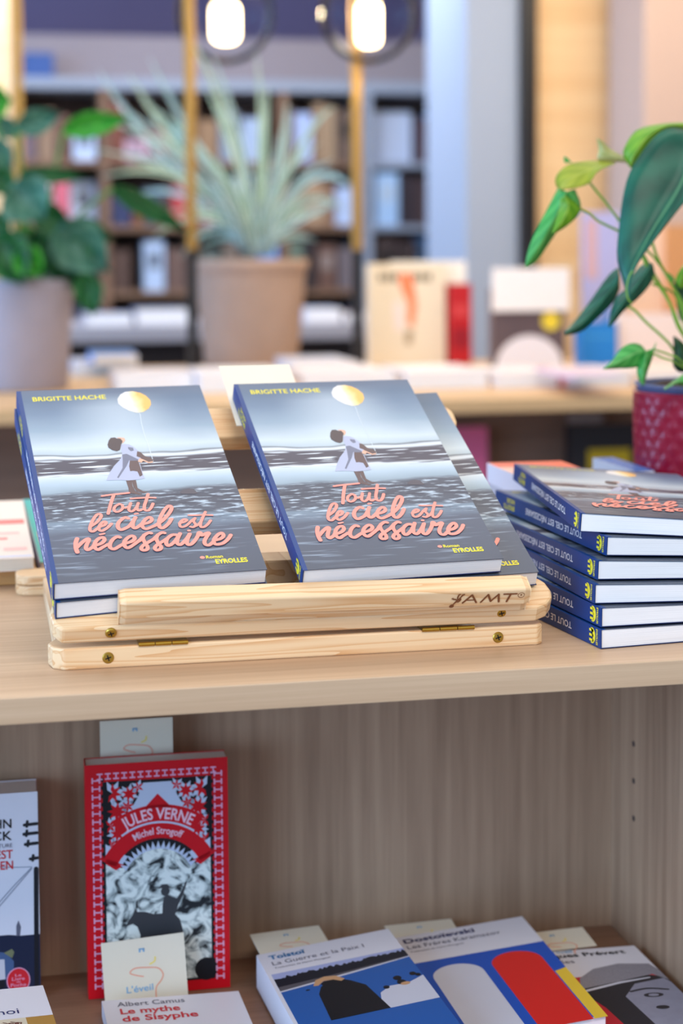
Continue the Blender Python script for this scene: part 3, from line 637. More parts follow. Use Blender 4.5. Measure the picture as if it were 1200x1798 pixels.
P.shape([(rw * .5 + 0.0262 * math.cos(math.radians(a0)), rh * cyf + 0.0262 * math.sin(math.radians(a0))) for a0 in range(10, 171, 6)], 1, .0001)
random.seed(3)
P.shape([K(.13, .60), K(.13, .912), K(.40, .912), K(.36, .85), K(.25, .74), K(.19, .64)], 0, .00003); P.shape([K(.87, .60), K(.87, .912), K(.60, .912), K(.64, .85), K(.75, .74), K(.81, .64)], 0, .00003)
def leaflet(x, y, a0, ln, wd, mi, lift):
    c_, s_ = math.cos(a0), math.sin(a0)
    P.shape([(x, y), (x + .4 * ln * c_ - wd * s_, y + .4 * ln * s_ + wd * c_), (x + ln * c_, y + ln * s_), (x + .4 * ln * c_ + wd * s_, y + .4 * ln * s_ - wd * c_)], mi, lift)
for side in (-1, 1):                               # foliage of the upper corners
    for (cx0, cy0, n_, r_) in ((.185, .875, 7, .0098), (.30, .868, 7, .0080), (.215, .795, 8, .0098), (.165, .735, 6, .0070), (.215, .700, 7, .0080), (.165, .655, 6, .0066), (.365, .895, 5, .0060), (.290, .815, 6, .0066)):
        X = .5 + side * (.5 - cx0); q0 = (X * rw, cy0 * rh); of = random.random()
        for i in range(n_):
            a0 = 2 * PI * (i + of) / n_
            x_ = q0[0] + r_ * math.cos(a0)
            if .132 * rw < x_ < .868 * rw: leaflet(q0[0], q0[1], a0, r_, r_ * .24, 2, .00004)
            a1 = a0 + PI / n_; x_ = q0[0] + r_ * .75 * math.cos(a1)
            if .132 * rw < x_ < .868 * rw: leaflet(q0[0], q0[1], a1, r_ * .75, r_ * .15, 3, .000045)
for i in range(26):                                # pink chain border and black beads
    for x in (.045, .085): 
        pass
    y = .055 + .88 * i / 25
    for x0, x1 in ((.045, .095), (.905, .955)):
        P.stroke([K(x0, y - .012), K(x0, y + .008)], .0011, 4, .00003, 0); P.stroke([K(x1, y - .012), K(x1, y + .008)], .0011, 4, .00003, 0); P.stroke([K(x0, y - .002), K(x1, y - .002)], .0010, 4, .00003, 0)
    for x in (.115, .885): P.disc(x * rw, y * rh, .0012, .0016, 0, .00005, 8)
for i in range(15):
    x = .10 + .80 * i / 14
    for y in (.938, .960): P.stroke([K(x - .020, y), K(x + .013, y)], .0011, 4, .00003, 0)
    P.stroke([K(x - .003, .938), K(x - .003, .960)], .0010, 4, .00003, 0)
# rider on a rearing horse, dark on the engraving
P.shape([K(*q) for q in [(.265, .300), (.275, .318), (.315, .350), (.33, .375), (.345, .360), (.40, .358), (.46, .345), (.52, .345), (.60, .345), (.645, .315), (.665, .27), (.665, .20), (.36, .20), (.365, .26), (.345, .295), (.315, .310), (.285, .305)]], 5, .0001)
P.shape([K(*q) for q in [(.52, .335), (.525, .385), (.535, .415), (.56, .425), (.60, .410), (.625, .405), (.66, .435), (.69, .475), (.70, .472), (.668, .415), (.635, .375), (.612, .335)]], 5, .00012)
P.disc(*K(.545, .440), .0032, .0036, 5, .00013); P.shape([K(.495, .452), K(.52, .470), K(.56, .470), (K(.585, .450)), K(.545, .458)], 5, .00014)
P.disc(*K(.83, .09), .0085, .0085, 0, .0001)
P.build('cover_print', [BLACK_INK, ENGR, SILV, REDC, PINKL, mat('engraving_dark', (52, 54, 60), 0.5)], cv, tri=True)
def arc_warp(cyf_, r_, xs=1.0):
    def wf(x, y):
        a0 = PI / 2 - (x - rw * .5) / r_
        return rw * .5 + (r_ + y) * math.cos(a0), rh * cyf_ + (r_ + y) * math.sin(a0)
    return wf
PT = Print(f); PT.lift = 0.0003
PT.text('JULES VERNE', rw * .5, 0, width=.0500, bold=.02, height=.0082, warp=arc_warp(cyf, .0484), align='c'); PT.build('author_lettering', mat('pink_ink', (244, 200, 216), 0.4), cv)
PT = Print(f); PT.lift = 0.0003
PT.text('Michel Strogoff', rw * .5, 0, width=.0350, bold=.015, height=.0052, warp=arc_warp(cyf, .0372), align='c'); PT.build('title_lettering', MATS['pink_ink'], cv)
# its card: behind the head, against the back panel
q = at(177, 1345, Y=0.262); q2 = at(305, 1345, Y=0.262)
card('cream card standing behind the head of the red upright paperback', RM((q.x, 0.264, q.z - 0.045), ('Z', 0.0), ('X', PI / 2 - 0.03)), w=q2.x - q.x, h=at(240, 1264, Y=0.264).z - q.z + 0.045)

# --- thick white paperback at the left edge of the niche
q = at(72, 1752, Z=NZ + 0.0005); top = at(66, 1390, Y=q.y + 0.004)
wj = 0.108; hj = top.z - q.z
STEIN = WHITEC
r, cv, f = standing('thick pale paperback with utility pole on cover, standing at left in the niche', (q.x - wj, q.y - .002, q.z + .0012), 0.0, 0.018, wj, hj, 0.033, STEIN, WHITEC, GN)
P = Print(f)
NAVYI = mat('ink_night_blue', (26, 36, 64), 0.4); DARKG = mat('ink_dark', (20, 24, 34), 0.4)
X = lambda x: wj - x
fy_ = lambda py: (1752 - py) / (1752 - 1390) * hj
pxm = hj / (1752 - 1390)
xx = lambda px: wj - (72 - px) * pxm
sky = mat('ink_pale_sky', (206, 212, 226), 0.4)
P.rect(0, 0, wj, fy_(1640), 0)
P.shape([(0, fy_(1642)), (0, fy_(1636)), (xx(20), fy_(1637)), (xx(45), fy_(1641)), (wj, fy_(1640)), (wj, fy_(1652)), (0, fy_(1652))], 0, .00002)
P.stroke([(xx(65), fy_(1740)), (xx(66.5), fy_(1600)), (xx(67.5), fy_(1525))], .0034, 1, .00004, 0)
P.shape([(xx(32), fy_(1640)), (xx(38), fy_(1640)), (xx(40), fy_(1625)), (xx(36), fy_(1613)), (xx(32), fy_(1622))], 2, .00004)
for yy, x0 in ((1447, 49), (1463, 48), (1481, 50), (1507, 58)):
    P.stroke([(xx(x0), fy_(yy)), (xx(70), fy_(yy - 1))], .0024, 1, .00004, 0)
    P.stroke([(xx(x0 + 4), fy_(yy + 3)), (xx(x0 + 5), fy_(yy - 6))], .0020, 1, .00004, 0)
P.stroke([(xx(60), fy_(1522)), (xx(30), fy_(1551)), (xx(0), fy_(1583))], .0007, 3, .00003); P.stroke([(xx(60), fy_(1524)), (xx(30), fy_(1557)), (xx(0), fy_(1590))], .0007, 3, .00003); P.stroke([(xx(60), fy_(1521)), (xx(25), fy_(1519)), (xx(-20), fy_(1514))], .0006, 3, .00003)
P.shape([(xx(0), fy_(1665)), (xx(14), fy_(1668)), (xx(27), fy_(1684)), (xx(26), fy_(1715)), (xx(0), fy_(1715)), (xx(-30), fy_(1715)), (xx(-30), fy_(1665))], 4, .00003)
P.shape([(xx(-30), fy_(1678)), (xx(11), fy_(1679)), (xx(12), fy_(1714)), (xx(-30), fy_(1716))], 5, .00005)
P.shape([(xx(-30), fy_(1722)), (xx(10), fy_(1714)), (xx(12), fy_(1728)), (xx(-30), fy_(1740))], 1, .00006)
P.shape([(xx(10), fy_(1668)), (xx(24), fy_(1662)), (xx(28), fy_(1668)), (xx(24), fy_(1678))], 6, .00004)
P.build('cover_print', [NAVYI, DARKG, GREY_INK, mat('ink_wire', (150, 154, 170), 0.5), mat('ink_slate_blue', (74, 98, 140), 0.4), mat('ink_pale_car', (208, 206, 216), 0.4), mat('ink_olive', (120, 124, 92), 0.5)], cv, tri=True)
P = Print(f); P.lift = .0003
P.text('JOHN', xx(27), fy_(1450), width=.0235, bold=.012, height=.0066, align='r'); P.text('STEINBECK', xx(27.5), fy_(1471), width=.0520, bold=.012, height=.0066, align='r')
P.text("PRIX NOBEL DE LITTÉRATURE", xx(28), fy_(1484), width=.056, height=.0030, align='r', mi=1)
P.text("À L'EST", xx(28.5), fy_(1503), width=.0255, bold=.012, height=.0062, mi=2, align='r'); P.text("D'ÉDEN", xx(28.5), fy_(1522), width=.0255, bold=.012, height=.0062, mi=2, align='r')
P.build('cover_lettering', [BLACK_INK, GREY_INK, RED_INK], cv)
P = Print(f); P.lift = .0003
P.disc(xx(34), fy_(1718), .0085, .0095, 1); P.disc(xx(34), fy_(1718), .0078, .0088, 0, .00002)
P.text('Le', xx(34), fy_(1711), width=.0045, height=.0020, mi=1, lift=.00004, align='c'); P.text('Livre', xx(34), fy_(1718), width=.0090, height=.0026, mi=1, lift=.00004, align='c'); P.text('de', xx(34), fy_(1722), width=.0030, height=.0014, mi=1, lift=.00004, align='c'); P.text('Poche', xx(34), fy_(1729), width=.0110, height=.0026, mi=1, lift=.00004, align='c')
P.build('round_badge', [RED_INK, PINKL], cv)

# --- white paperbacks lying in front
BLUEI = mat('ink_lake_blue', (38, 96, 176), 0.35); BLUET = mat('ink_teal_blue', (0, 118, 176), 0.4); NIGHT = mat('ink_forest', (22, 28, 44), 0.4); LILAC = mat('ink_lilac_sky', (170, 180, 226), 0.4)
SNOW = mat('ink_snow', (214, 214, 228), 0.4); TAN = mat('ink_tan', (208, 160, 118), 0.5); EARTH = mat('ink_earth', (92, 88, 96), 0.5); NAVYT = mat('ink_navy_title', (48, 54, 108), 0.5)
r, cv, f, w, h = lying('white-headed paperback with dark figure at a blue lake, lying with thick white spine outward', (0.0505, 0.2270, -0.2604), 0.0653, 0.0150, 0.0330, 0.1011, WHITEC, WHITEC, t=0.0245)
hd = lambda d: h - d          # distance from the head
P = Print(f)
P.rect(0.0022, 0, w, hd(.0480), 0)                                                     # lake
P.rect(0.0022, hd(.0480), w, hd(.0360), 1, .00001)                                     # sky
random.seed(5)
pts = [(0.0022 + (w - .0022) * i / 60, hd(.0440 - .004 * i / 60 + random.uniform(-.0022, .0016))) for i in range(61)]
P.shape(pts + [(w, hd(.0500)), (.0022, hd(.0600))], 2, .00002)
P.shape([(0.0022, hd(.0575)), (w * .5, hd(.0545)), (w, hd(.0490)), (w, hd(.0500)), (w * .6, hd(.0570)), (.0022, hd(.0650))], 6, .00003)
P.shape([(0.0022, hd(.0640)), (w * .5, hd(.0572)), (w, hd(.0503)), (w, hd(.0515)), (w * .55, hd(.0590)), (.0022, hd(.0660))], 3, .00004)
P.shape([(.030, hd(.070)), (.036, hd(.064)), (.046, hd(.0635)), (.052, hd(.069)), (.060, hd(.080)), (.066, hd(.12)), (.024, hd(.12)), (.026, hd(.080))], 4, .00006)
P.shape([(.0255, hd(.0665)), (.029, hd(.0585)), (.036, hd(.0555)), (.044, hd(.0575)), (.0490, hd(.0645)), (.046, hd(.067)), (.040, hd(.0625)), (.034, hd(.0620)), (.029, hd(.0672))], 5, .00007)
P.shape([(.031, hd(.0655)), (.034, hd(.0625)), (.041, hd(.0625)), (.045, hd(.0665)), (.042, hd(.072)), (.033, hd(.072))], 4, .00008)
P.disc(.0205, hd(.0705), .0016, .0010, 4, .00006)
P.shape([(.066, hd(.096)), (.075, hd(.089)), (.088, hd(.090)), (w, hd(.083)), (w, hd(.12)), (.060, hd(.12))], 3, .00005)
for x, y, rr in ((.083, .080, .003), (.084, .087, .0032), (.095, .078, .0024), (.098, .081, .002), (.072, .090, .0022)): P.disc(x, hd(y), rr, rr * 1.2, 4, .00007)
P.disc(.086, hd(.090), .0035, .0024, 5, .00008)
P.build('cover_print', [BLUEI, LILAC, NIGHT, SNOW, DARKG, TAN, EARTH], cv, tri=True)
P = Print(f); P.lift = .0003
P.text('Tolstoï', .0068, hd(.0125), width=.0270, bold=.026, height=.0066, mi=0); P.text('La Guerre et la Paix I', .0068, hd(.0225), width=.0690, height=.0060, mi=1); P.text('Traduction de Henri Mongault', .0068, hd(.0285), width=.0420, height=.0024, mi=1)
P.build('cover_lettering', [BLUET, GREY_INK], cv)
# card inserted, sticking out of the head
def head_card(r_, label, u, out, skew, w_=0.0540, hgt=0.060):
    bw, bh, bt = r_['dims'][:3]
    M = r_.matrix_basis @ RM((u, bh + 0.0006, bt * 0.5), ('Z', skew)) @ Matrix.Translation((0, out - hgt, 0))
    return M
def loose_card(label, r_, u, out, skew, lift=0.93, w_=0.0545):
    bw, bh, bt = r_['dims'][:3]
    M = r_.matrix_basis @ RM((u, bh + 0.0008, bt * lift), ('Z', skew), ('X', 0.12))
    c_ = card(label, M, w=w_, h=out)
    return c_
BRICKB = mat('ink_bright_blue', (24, 84, 190), 0.35)
tolstoi = r
loose_card('cream card sticking out of the paperback with the blue lake', tolstoi, .003, .031, 0.05)
r, cv, f, w, h = lying('white-headed paperback with white and red shapes on bright blue, lying in the middle', (0.1591, 0.2551, -0.2690), 0.027, 0.0150, 0.0230, 0.1053, WHITEC, WHITEC, t=0.0155)
hd = lambda d: h - d
P = Print(f)
P.rect(0, 0, w, hd(.0480), 0)
def dome(cx0, top_, wd, mi, lift):
    P.shape([(cx0 - wd, hd(.175)), (cx0 + wd, hd(.175)), (cx0 + wd, hd(top_ + wd * .9))] + [(cx0 + wd * math.cos(a0), hd(top_ + wd * .9 - wd * .9 * math.sin(a0))) for a0 in [PI * i / 14 for i in range(1, 14)]] + [(cx0 - wd, hd(top_ + wd * .9))], mi, lift)
dome(.030, .0600, .0190, 1, .00002); dome(.076, .0560, .0190, 2, .00002)
P.shape([(.096, hd(.098)), (w, hd(.095)), (w, hd(.175)), (.096, hd(.175))], 3, .00003)
P.build('cover_print', [BRICKB, SNOW, mat('ink_vermilion', (226, 38, 34), 0.4), mat('ink_yellow', (240, 200, 60), 0.4)], cv, tri=True)
P = Print(f); P.lift = .0003
P.text('Dostoïevski', .0068, hd(.0130), width=.0560, bold=.026, height=.0070, mi=0); P.text('Les Frères Karamazov', .0068, hd(.0235), width=.0730, height=.0062, mi=1); P.text('Traduction de Henri Mongault', .0068, hd(.0300), width=.0420, height=.0024, mi=1)
P.build('cover_lettering', [NAVYT, GREY_INK], cv)
loose_card('cream card sticking out of the bright blue covered paperback', r, .000, .020, 0.02)
r, cv, f, w, h = lying('white-headed paperback with grey tweed cap portrait on red, lying at right in the niche', (0.2520, 0.2118, -0.2714), 0.0300, 0.0020, 0.0112, 0.0880, WHITEC, WHITEC, t=0.014)
hd = lambda d: h - d
TWEED = mat('ink_tweed', (150, 146, 156), 0.6, noise=0.9, nscale=900); FACE = mat('ink_grey_face', (148, 148, 168), 0.5, noise=0.5, nscale=80); DGR = mat('ink_soft_black', (40, 38, 46), 0.5)
P = Print(f)
P.rect(0, 0, w, hd(.0480), 0)
P.shape([(.018, hd(.068)), (.024, hd(.050)), (.040, hd(.036)), (.062, hd(.030)), (.085, hd(.034)), (w, hd(.046)), (w, hd(.064)), (.080, hd(.052)), (.050, hd(.060))], 1, .00003)
P.shape([(.016, hd(.070)), (.040, hd(.058)), (.070, hd(.050)), (w, hd(.058)), (w, hd(.175)), (.030, hd(.175)), (.024, hd(.10))], 2, .00002)
P.shape([(.018, hd(.0705)), (.050, hd(.0605)), (.076, hd(.0565)), (.076, hd(.0580)), (.050, hd(.0635)), (.020, hd(.0730))], 4, .00004)
P.shape([(.045, hd(.085)), (.060, hd(.066)), (.085, hd(.060)), (w, hd(.068)), (w, hd(.175)), (.050, hd(.175))], 3, .00003)
P.disc(.066, hd(.0860), .0075, .0036, 2, .00005); P.disc(.066, hd(.0860), .0040, .0022, 3, .00006); P.stroke([(.052, hd(.078)), (.066, hd(.075)), (.080, hd(.079))], .0024, 2, .00005)
P.disc(.064, hd(.1060), .0050, .0030, 2, .00005)
P.build('cover_print', [mat('ink_crimson', (196, 28, 48), 0.4), TWEED, DGR, FACE, SNOW], cv, tri=True)
P = Print(f); P.lift = .0003
P.text('Jacques Prévert', .0040, hd(.0130), width=.0720, bold=.022, height=.0066, mi=0); P.text('Paroles', .0040, hd(.0235), width=.0270, height=.0060, mi=1)
P.build('cover_lettering', [DGR, GREY_INK], cv)
loose_card('cream card sticking out of the paperback with the tweed cap', r, .004, .028, 0.03)
r, cv, f, w, h = lying('white paperback with red title lettering, lying in front of the red book', (-0.0642, 0.2082, -0.2757), 0.035, 0.0, 0.0078, 0.0984, WHITEC, WHITEC, t=0.0114)
hd = lambda d: h - d
P = Print(f); P.lift = .0003
P.text('Albert Camus', .0095, hd(.0120), width=.0480, bold=.006, height=.0070, mi=0); P.text('Le mythe', .0105, hd(.0245), width=.0420, bold=.020, height=.0086, mi=1); P.text('de Sisyphe', .0105, hd(.0365), width=.0530, bold=.020, height=.0086, mi=1)
P.build('cover_lettering', [GREY_INK, RED_INK], cv)
# its card leans up in front of the red book
p_, q_ = at(181, 1757, Y=0.2240), at(322, 1745, Y=0.2240)
card('cream card leaning upright between the red book and the white paperback', RM((p_.x + 0.0015, 0.2225, p_.z - 0.004), ('Y', -0.05), ('X', PI / 2 - 0.10)), w=0.0600, h=0.0455)
# --- white headed paperback at the lower left corner
r, cv, f, w, h = lying('white-headed paperback with brown scribbled drawing, tilted at the lower left corner', (-0.1955, 0.1180, -0.2220), 0.19, 0.2700, 0.0060, 0.0900, WHITEC, WHITEC, t=0.014, asp=1.7)
hd = lambda d: h - d
P = Print(f); P.rect(0, 0, w * .80, hd(.0300), 0); P.rect(w * .80, 0, w, hd(.0300), 1)
for i in range(9): P.stroke([(.052 + .0016 * i + .002 * math.sin(i * 2.1), hd(.0330 + .0012 * (i % 3))), (.054 + .0018 * i, hd(.0345)), (.053 + .0016 * i, hd(.0375))], .0007, 2, .00003)
P.build('cover_print', [mat('ink_cream', (226, 214, 190), 0.5), mat('ink_ochre', (184, 140, 72), 0.5), mat('ink_brown', (104, 52, 44), 0.5)], cv, tri=True)
P = Print(f); P.lift = .0003; P.text('de moi', .0690, hd(.0255), width=.0330, height=.0052, align='r'); P.build('cover_lettering', [NAVYT], cv)

# ------------------------------------------------------------------ back part of the top board: left display book, red-topped books, potted plant
CREAMC = mat('cream_cover', (238, 222, 208), 0.45)
blk = MB().box((-0.40, 0.345, 0.0004), (-0.1015, 0.560, 0.0125)).build('display_board', wood('honey_board', (214, 168, 110), (190, 140, 84), 'X', 140, 5), bevel=0.001)
tag(blk, 'honey-coloured wooden board lying under the cream and coral book', 'display board')
wl = 0.15
r, cv, f, s = book('picture_book', 'cream book with coral stripes lying on the honey board at the left edge', 'book', wl, 0.200, 0.010, 0.010, CREAMC, CREAMC, CREAMC, PAGES_WARM, M=RM((-0.2535, 0.330, 0.0135), ('Z', 0.02), ('X', 0.085)))
P = Print(f)
CORALP = mat('print_coral', (244, 120, 116), 0.45); PINKP = mat('print_pale_pink', (246, 190, 182), 0.45); LAV = mat('print_lavender', (214, 214, 232), 0.45)
P.rect(0, .112, wl * .985, .128, 0); P.rect(0, .128, wl * .80, .166, 0); P.rect(.01, .132, wl * .70, .158, 1, .00002); P.rect(0, .060, wl * .78, .098, 2)
P.rect(.105, .077, .142, .084, 1, .00002); P.rect(.072, .060, .132, .066, 0, .00002); P.rect(.128, .024, .146, .034, 1, .00002); P.rect(0, .004, wl * .99, .009, 2)
P.build('cover_print', [CORALP, PINKP, LAV], cv)
TEALC = mat('teal_cover', (30, 176, 172), 0.4)
r, cv, f, s = book('picture_book', 'teal and orange book mostly hidden behind the left novels', 'book', 0.13, 0.19, 0.016, 0.016, TEALC, mat('lilac_spine', (176, 170, 190), 0.5), TEALC, PAGES, M=RM((-0.0985, 0.352, 0.0006), ('Z', 0.045), ('X', 0.125)))
for q_, m_ in (((.004, .020, .12, .085), mat('print_orange', (250, 112, 60), 0.45)), ((.008, .130, .12, .160), mat('print_mauve', (150, 120, 130), 0.45))):
    P = Print(f); P.rect(*q_); P.build('cover_stripe', m_, cv)
# pile behind the stack of six
def flatbook(label, x, y, z, w, h, t, yaw, col, sp=None, name='paperback', group=None, pages=PAGES, prints=()):
    m = mat('cover_%d_%d_%d' % col, col, 0.4); m2 = mat('cover_%d_%d_%d' % sp, sp, 0.4) if sp else m
    r, cv, f, s = book(name, label, 'book', w, h, t, t, m, m2, m2, pages, group=group, M=RM((x, y, z), ('Z', yaw)))
    if prints:
        for x0, y0, x1, y1, c_ in prints:
            P = Print(f); P.rect(x0 * w, y0 * h, x1 * w, y1 * h); P.build('cover_stripe', mat('print_%d_%d_%d' % c_, c_, 0.45), cv)
    return r
a0 = at(852, 855, Y=0.40)
GB = 'books piled behind the stack of six'
q = at(850, 813, Z=0.0752); qy = q.y - 0.17
flatbook('white book at the bottom of the pile behind the stack of six', q.x + .006, qy + .004, 0.0004, 0.10, 0.165, 0.028, 0.02, (222, 220, 226), group=GB)
flatbook('grey book in the middle of the pile behind the stack of six', q.x + .004, qy + .002, 0.0290, 0.098, 0.165, 0.029, 0.0, (196, 196, 208), group=GB)
flatbook('orange-topped book on the pile behind the stack of six', q.x, qy, 0.0586, 0.066, 0.17, 0.0166, -0.02, (238, 104, 70), sp=(226, 226, 240), group=GB, prints=((0, .35, .6, .8, (244, 190, 170)),))
q = at(1046, 803, Z=0.0690); 
flatbook('thick white book under the small blue-topped book beside the plant pot', q.x - .003, q.y - 0.102, 0.0004, 0.021, 0.104, 0.0578, 0.0, (214, 216, 226), group=GB)
flatbook('blue-topped book lying between the orange book and the plant pot', q.x - .002, q.y - 0.10, 0.0586, 0.019, 0.10, 0.0100, 0.0, (44, 104, 180), sp=(180, 184, 196), group=GB)

# ------------------------------------------------------------------ potted plant on the top board
def leaf_mat(name, c1, c2, rough=0.42, rib=None):
    if name in MATS: return MATS[name]
    m = mat(name, c1, rough, 0.5); n, l = m.node_tree.nodes, m.node_tree.links
    b = n['Principled BSDF']
    uv = n.new('ShaderNodeUVMap'); sx = n.new('ShaderNodeSeparateXYZ'); l.new(uv.outputs[0], sx.inputs[0])
    tc = n.new('ShaderNodeTexCoord'); no = n.new('ShaderNodeTexNoise'); no.inputs['Scale'].default_value = 45; no.inputs['Detail'].default_value = 3; l.new(tc.outputs['Object'], no.inputs['Vector'])
    a0 = n.new('ShaderNodeMath'); a0.operation = 'MULTIPLY_ADD'; a0.inputs[1].default_value = 22.0; l.new(sx.outputs['X'], a0.inputs[0])
    ab = n.new('ShaderNodeMath'); ab.operation = 'ABSOLUTE'; c_ = n.new('ShaderNodeMath'); c_.operation = 'SUBTRACT'; c_.inputs[1].default_value = 0.5; l.new(sx.outputs['Y'], c_.inputs[0]); l.new(c_.outputs[0], ab.inputs[0])
    m2 = n.new('ShaderNodeMath'); m2.operation = 'MULTIPLY'; m2.inputs[1].default_value = -16.0; l.new(ab.outputs[0], m2.inputs[0]); l.new(m2.outputs[0], a0.inputs[2])
    sn = n.new('ShaderNodeMath'); sn.operation = 'SINE'; l.new(a0.outputs[0], sn.inputs[0])
    mr = n.new('ShaderNodeMapRange'); mr.inputs[1].default_value = -1; mr.inputs[3].default_value = 0.0; mr.inputs[4].default_value = 0.35; l.new(sn.outputs[0], mr.inputs[0])
    ad = n.new('ShaderNodeMath'); ad.operation = 'MULTIPLY_ADD'; ad.inputs[1].default_value = 0.8; l.new(no.outputs['Fac'], ad.inputs[0]); l.new(mr.outputs[0], ad.inputs[2])
    cr = n.new('ShaderNodeValToRGB'); cr.color_ramp.elements[0].position = 0.35; cr.color_ramp.elements[0].color = lin(c1); cr.color_ramp.elements[1].position = 0.95; cr.color_ramp.elements[1].color = lin(c2)
    l.new(ad.outputs[0], cr.inputs[0])
    rbm = n.new('ShaderNodeMapRange'); rbm.inputs[1].default_value = 0.012; rbm.inputs[2].default_value = 0.028; rbm.inputs[3].default_value = 0.75; rbm.inputs[4].default_value = 0; l.new(ab.outputs[0], rbm.inputs[0])
    mx = n.new('ShaderNodeMix'); mx.data_type = 'RGBA'; l.new(rbm.outputs[0], mx.inputs[0]); l.new(cr.outputs[0], mx.inputs[6]); mx.inputs[7].default_value = lin(rib or c2)
    l.new(mx.outputs[2], b.inputs['Base Color'])
    b.inputs['Subsurface Weight'].default_value = 0.0
    tr = n.new('ShaderNodeBsdfTranslucent'); l.new(mx.outputs[2], tr.inputs[0])
    ms = n.new('ShaderNodeMixShader'); ms.inputs[0].default_value = 0.28; out = n['Material Output']
    l.new(b.outputs[0], ms.inputs[1]); l.new(tr.outputs[0], ms.inputs[2]); l.new(ms.outputs[0], out.inputs[0])
    return m
def resample(P, n):
    P = [Vector(p) for p in P]; Q = []
    for i in range(len(P) - 1):
        a, b, c, d = P[max(i - 1, 0)], P[i], P[i + 1], P[min(i + 2, len(P) - 1)]
        for j in range(6):
            t = j / 6
            Q.append(0.5 * ((2 * b) + (c - a) * t + (2 * a - 5 * b + 4 * c - d) * t * t + (3 * b - a - 3 * c + d) * t ** 3))
    Q.append(P[-1]); L = [0]
    for i in range(1, len(Q)): L.append(L[-1] + (Q[i] - Q[i - 1]).length)
    out = []; k = 0
    for i in range(n):
        t = L[-1] * i / (n - 1)
        while k < len(L) - 2 and L[k + 1] < t: k += 1
        f_ = (t - L[k]) / max(L[k + 1] - L[k], 1e-9); out.append(Q[k].lerp(Q[k + 1], min(1, f_)))
    return out
def blade(name, left, mid, right, m, parent, org, n=18, k=4, thick=0.0004, bulge=0.0):
    """Leaf skin through its two margins and its midrib, given from base to tip as points of the place."""
    A, B, C_ = resample(left, n), resample(mid, n), resample(right, n)
    vs, uv = [], []
    for i in range(n):
        row = [A[i].lerp(B[i], j / k) for j in range(k)] + [B[i].lerp(C_[i], j / k) for j in range(k + 1)]
        if bulge:
            for j in range(2 * k + 1):
                t = j / k if j <= k else 2 - j / k
                row[j] = row[j] + Vector((0, -1, 0.3)) * (bulge * math.sin(PI * t) * math.sin(PI * i / (n - 1)))
        for j, p in enumerate(row): vs.append(p - org); uv.append((i / (n - 1), j / (2 * k)))
    w_ = 2 * k + 1
    fs = [(i * w_ + j, i * w_ + j + 1, (i + 1) * w_ + j + 1, (i + 1) * w_ + j) for i in range(n - 1) for j in range(2 * k)]
    me = bpy.data.meshes.new(name); me.from_pydata([tuple(v) for v in vs], [], fs)
    ul = me.uv_layers.new(name='UVMap')
    for lp_ in me.loops: ul.data[lp_.index].uv = uv[lp_.vertex_index]
    for p in me.polygons: p.use_smooth = True
    me.materials.append(m)
    o = bpy.data.objects.new(name, me); COL.objects.link(o); o.parent = parent
    md = o.modifiers.new('thickness', 'SOLIDIFY'); md.thickness = thick
    return o
G_DEEP = leaf_mat('leaf_deep_green', (4, 84, 64), (22, 116, 88), rib=(110, 170, 120))
G_MID = leaf_mat('leaf_mid_green', (52, 158, 66), (104, 198, 98), rib=(150, 200, 110))
G_LIME = leaf_mat('leaf_lime', (92, 158, 18), (140, 190, 40), rib=(190, 210, 90))
G_OLIVE = leaf_mat('leaf_olive_lime', (140, 158, 14), (176, 184, 40), rib=(190, 196, 80))
G_PALE = leaf_mat('leaf_pale_sheath', (186, 190, 110), (206, 206, 150))
G_DARK = leaf_mat('leaf_dark', (10, 62, 34), (24, 92, 52), rib=(70, 130, 80))
z8 = lambda x, y: (880 + x / 3.328, 180 + y / 3.328)
PYc = 0.425
pc = at(1246, 820, Y=PYc); pc = Vector((pc.x, PYc, 0))
rtop = at(1246, 686, Y=PYc)
prad = (pc - Vector((at(1121, 760, Y=PYc).x, PYc, 0))).length
plant = thing('potted_plant', 'green heart-leaved houseplant in a glossy crimson pot on the oak top board', 'potted plant', pc)
ptop = at(1180, 697, Y=PYc - prad * 0.75).z
def pot_mat():
    m = mat('crimson_glaze', (136, 6, 44), 0.30, 0.35, noise=0.35, nscale=60); n, l = m.node_tree.nodes, m.node_tree.links
    return m
# quilted diamonds pressed into the glaze
pm = MB(); n_u, n_v = 168, 84; nd = 28
vs = []
for i in range(n_v + 1):
    z = ptop * i / n_v; r0 = prad * (0.955 + 0.045 * min(1, i / n_v * 1.2))
    for k in range(n_u):
        a0 = 2 * PI * k / n_u; u = a0 * nd / (2 * PI); v = z / (2 * PI * prad / nd) * 0.8
        p_, q_ = (u + v) % 1.0, (u - v) % 1.0
        d_ = min(p_, 1 - p_, q_, 1 - q_)
        env = min(1, (n_v - i) / 5) * min(1, i / 4)
        r_ = r0 + env * (0.0013 * (min(d_, 0.36) / 0.36) ** 0.8 - 0.0010)
        vs.append((r_ * math.cos(a0), r_ * math.sin(a0), z + 0.0004))
fs = [(i * n_u + k, i * n_u + (k + 1) % n_u, (i + 1) * n_u + (k + 1) % n_u, (i + 1) * n_u + k) for i in range(n_v) for k in range(n_u)]
pm.add(vs, fs + [list(range(n_u))[::-1]])
pm.lathe([(prad, ptop + .0004), (prad * .985, ptop + .0016), (prad * .955, ptop + .0004), (prad * .95, ptop * .5)], 84)
pm.build('pot', pot_mat(), plant, smooth=True)
MB().lathe([(prad * .94, ptop - .02), (prad * .945, ptop + .0035), (prad * .985, ptop + .0065), (prad * .985, ptop + .0080), (prad * .93, ptop + .0080), (prad * .90, ptop - .02)], 64).build('inner_pot', mat('slate_plastic', (74, 86, 122), 0.45), plant, smooth=True)
soil = MB(); random.seed(11)
N_ = 30
vs = []; 
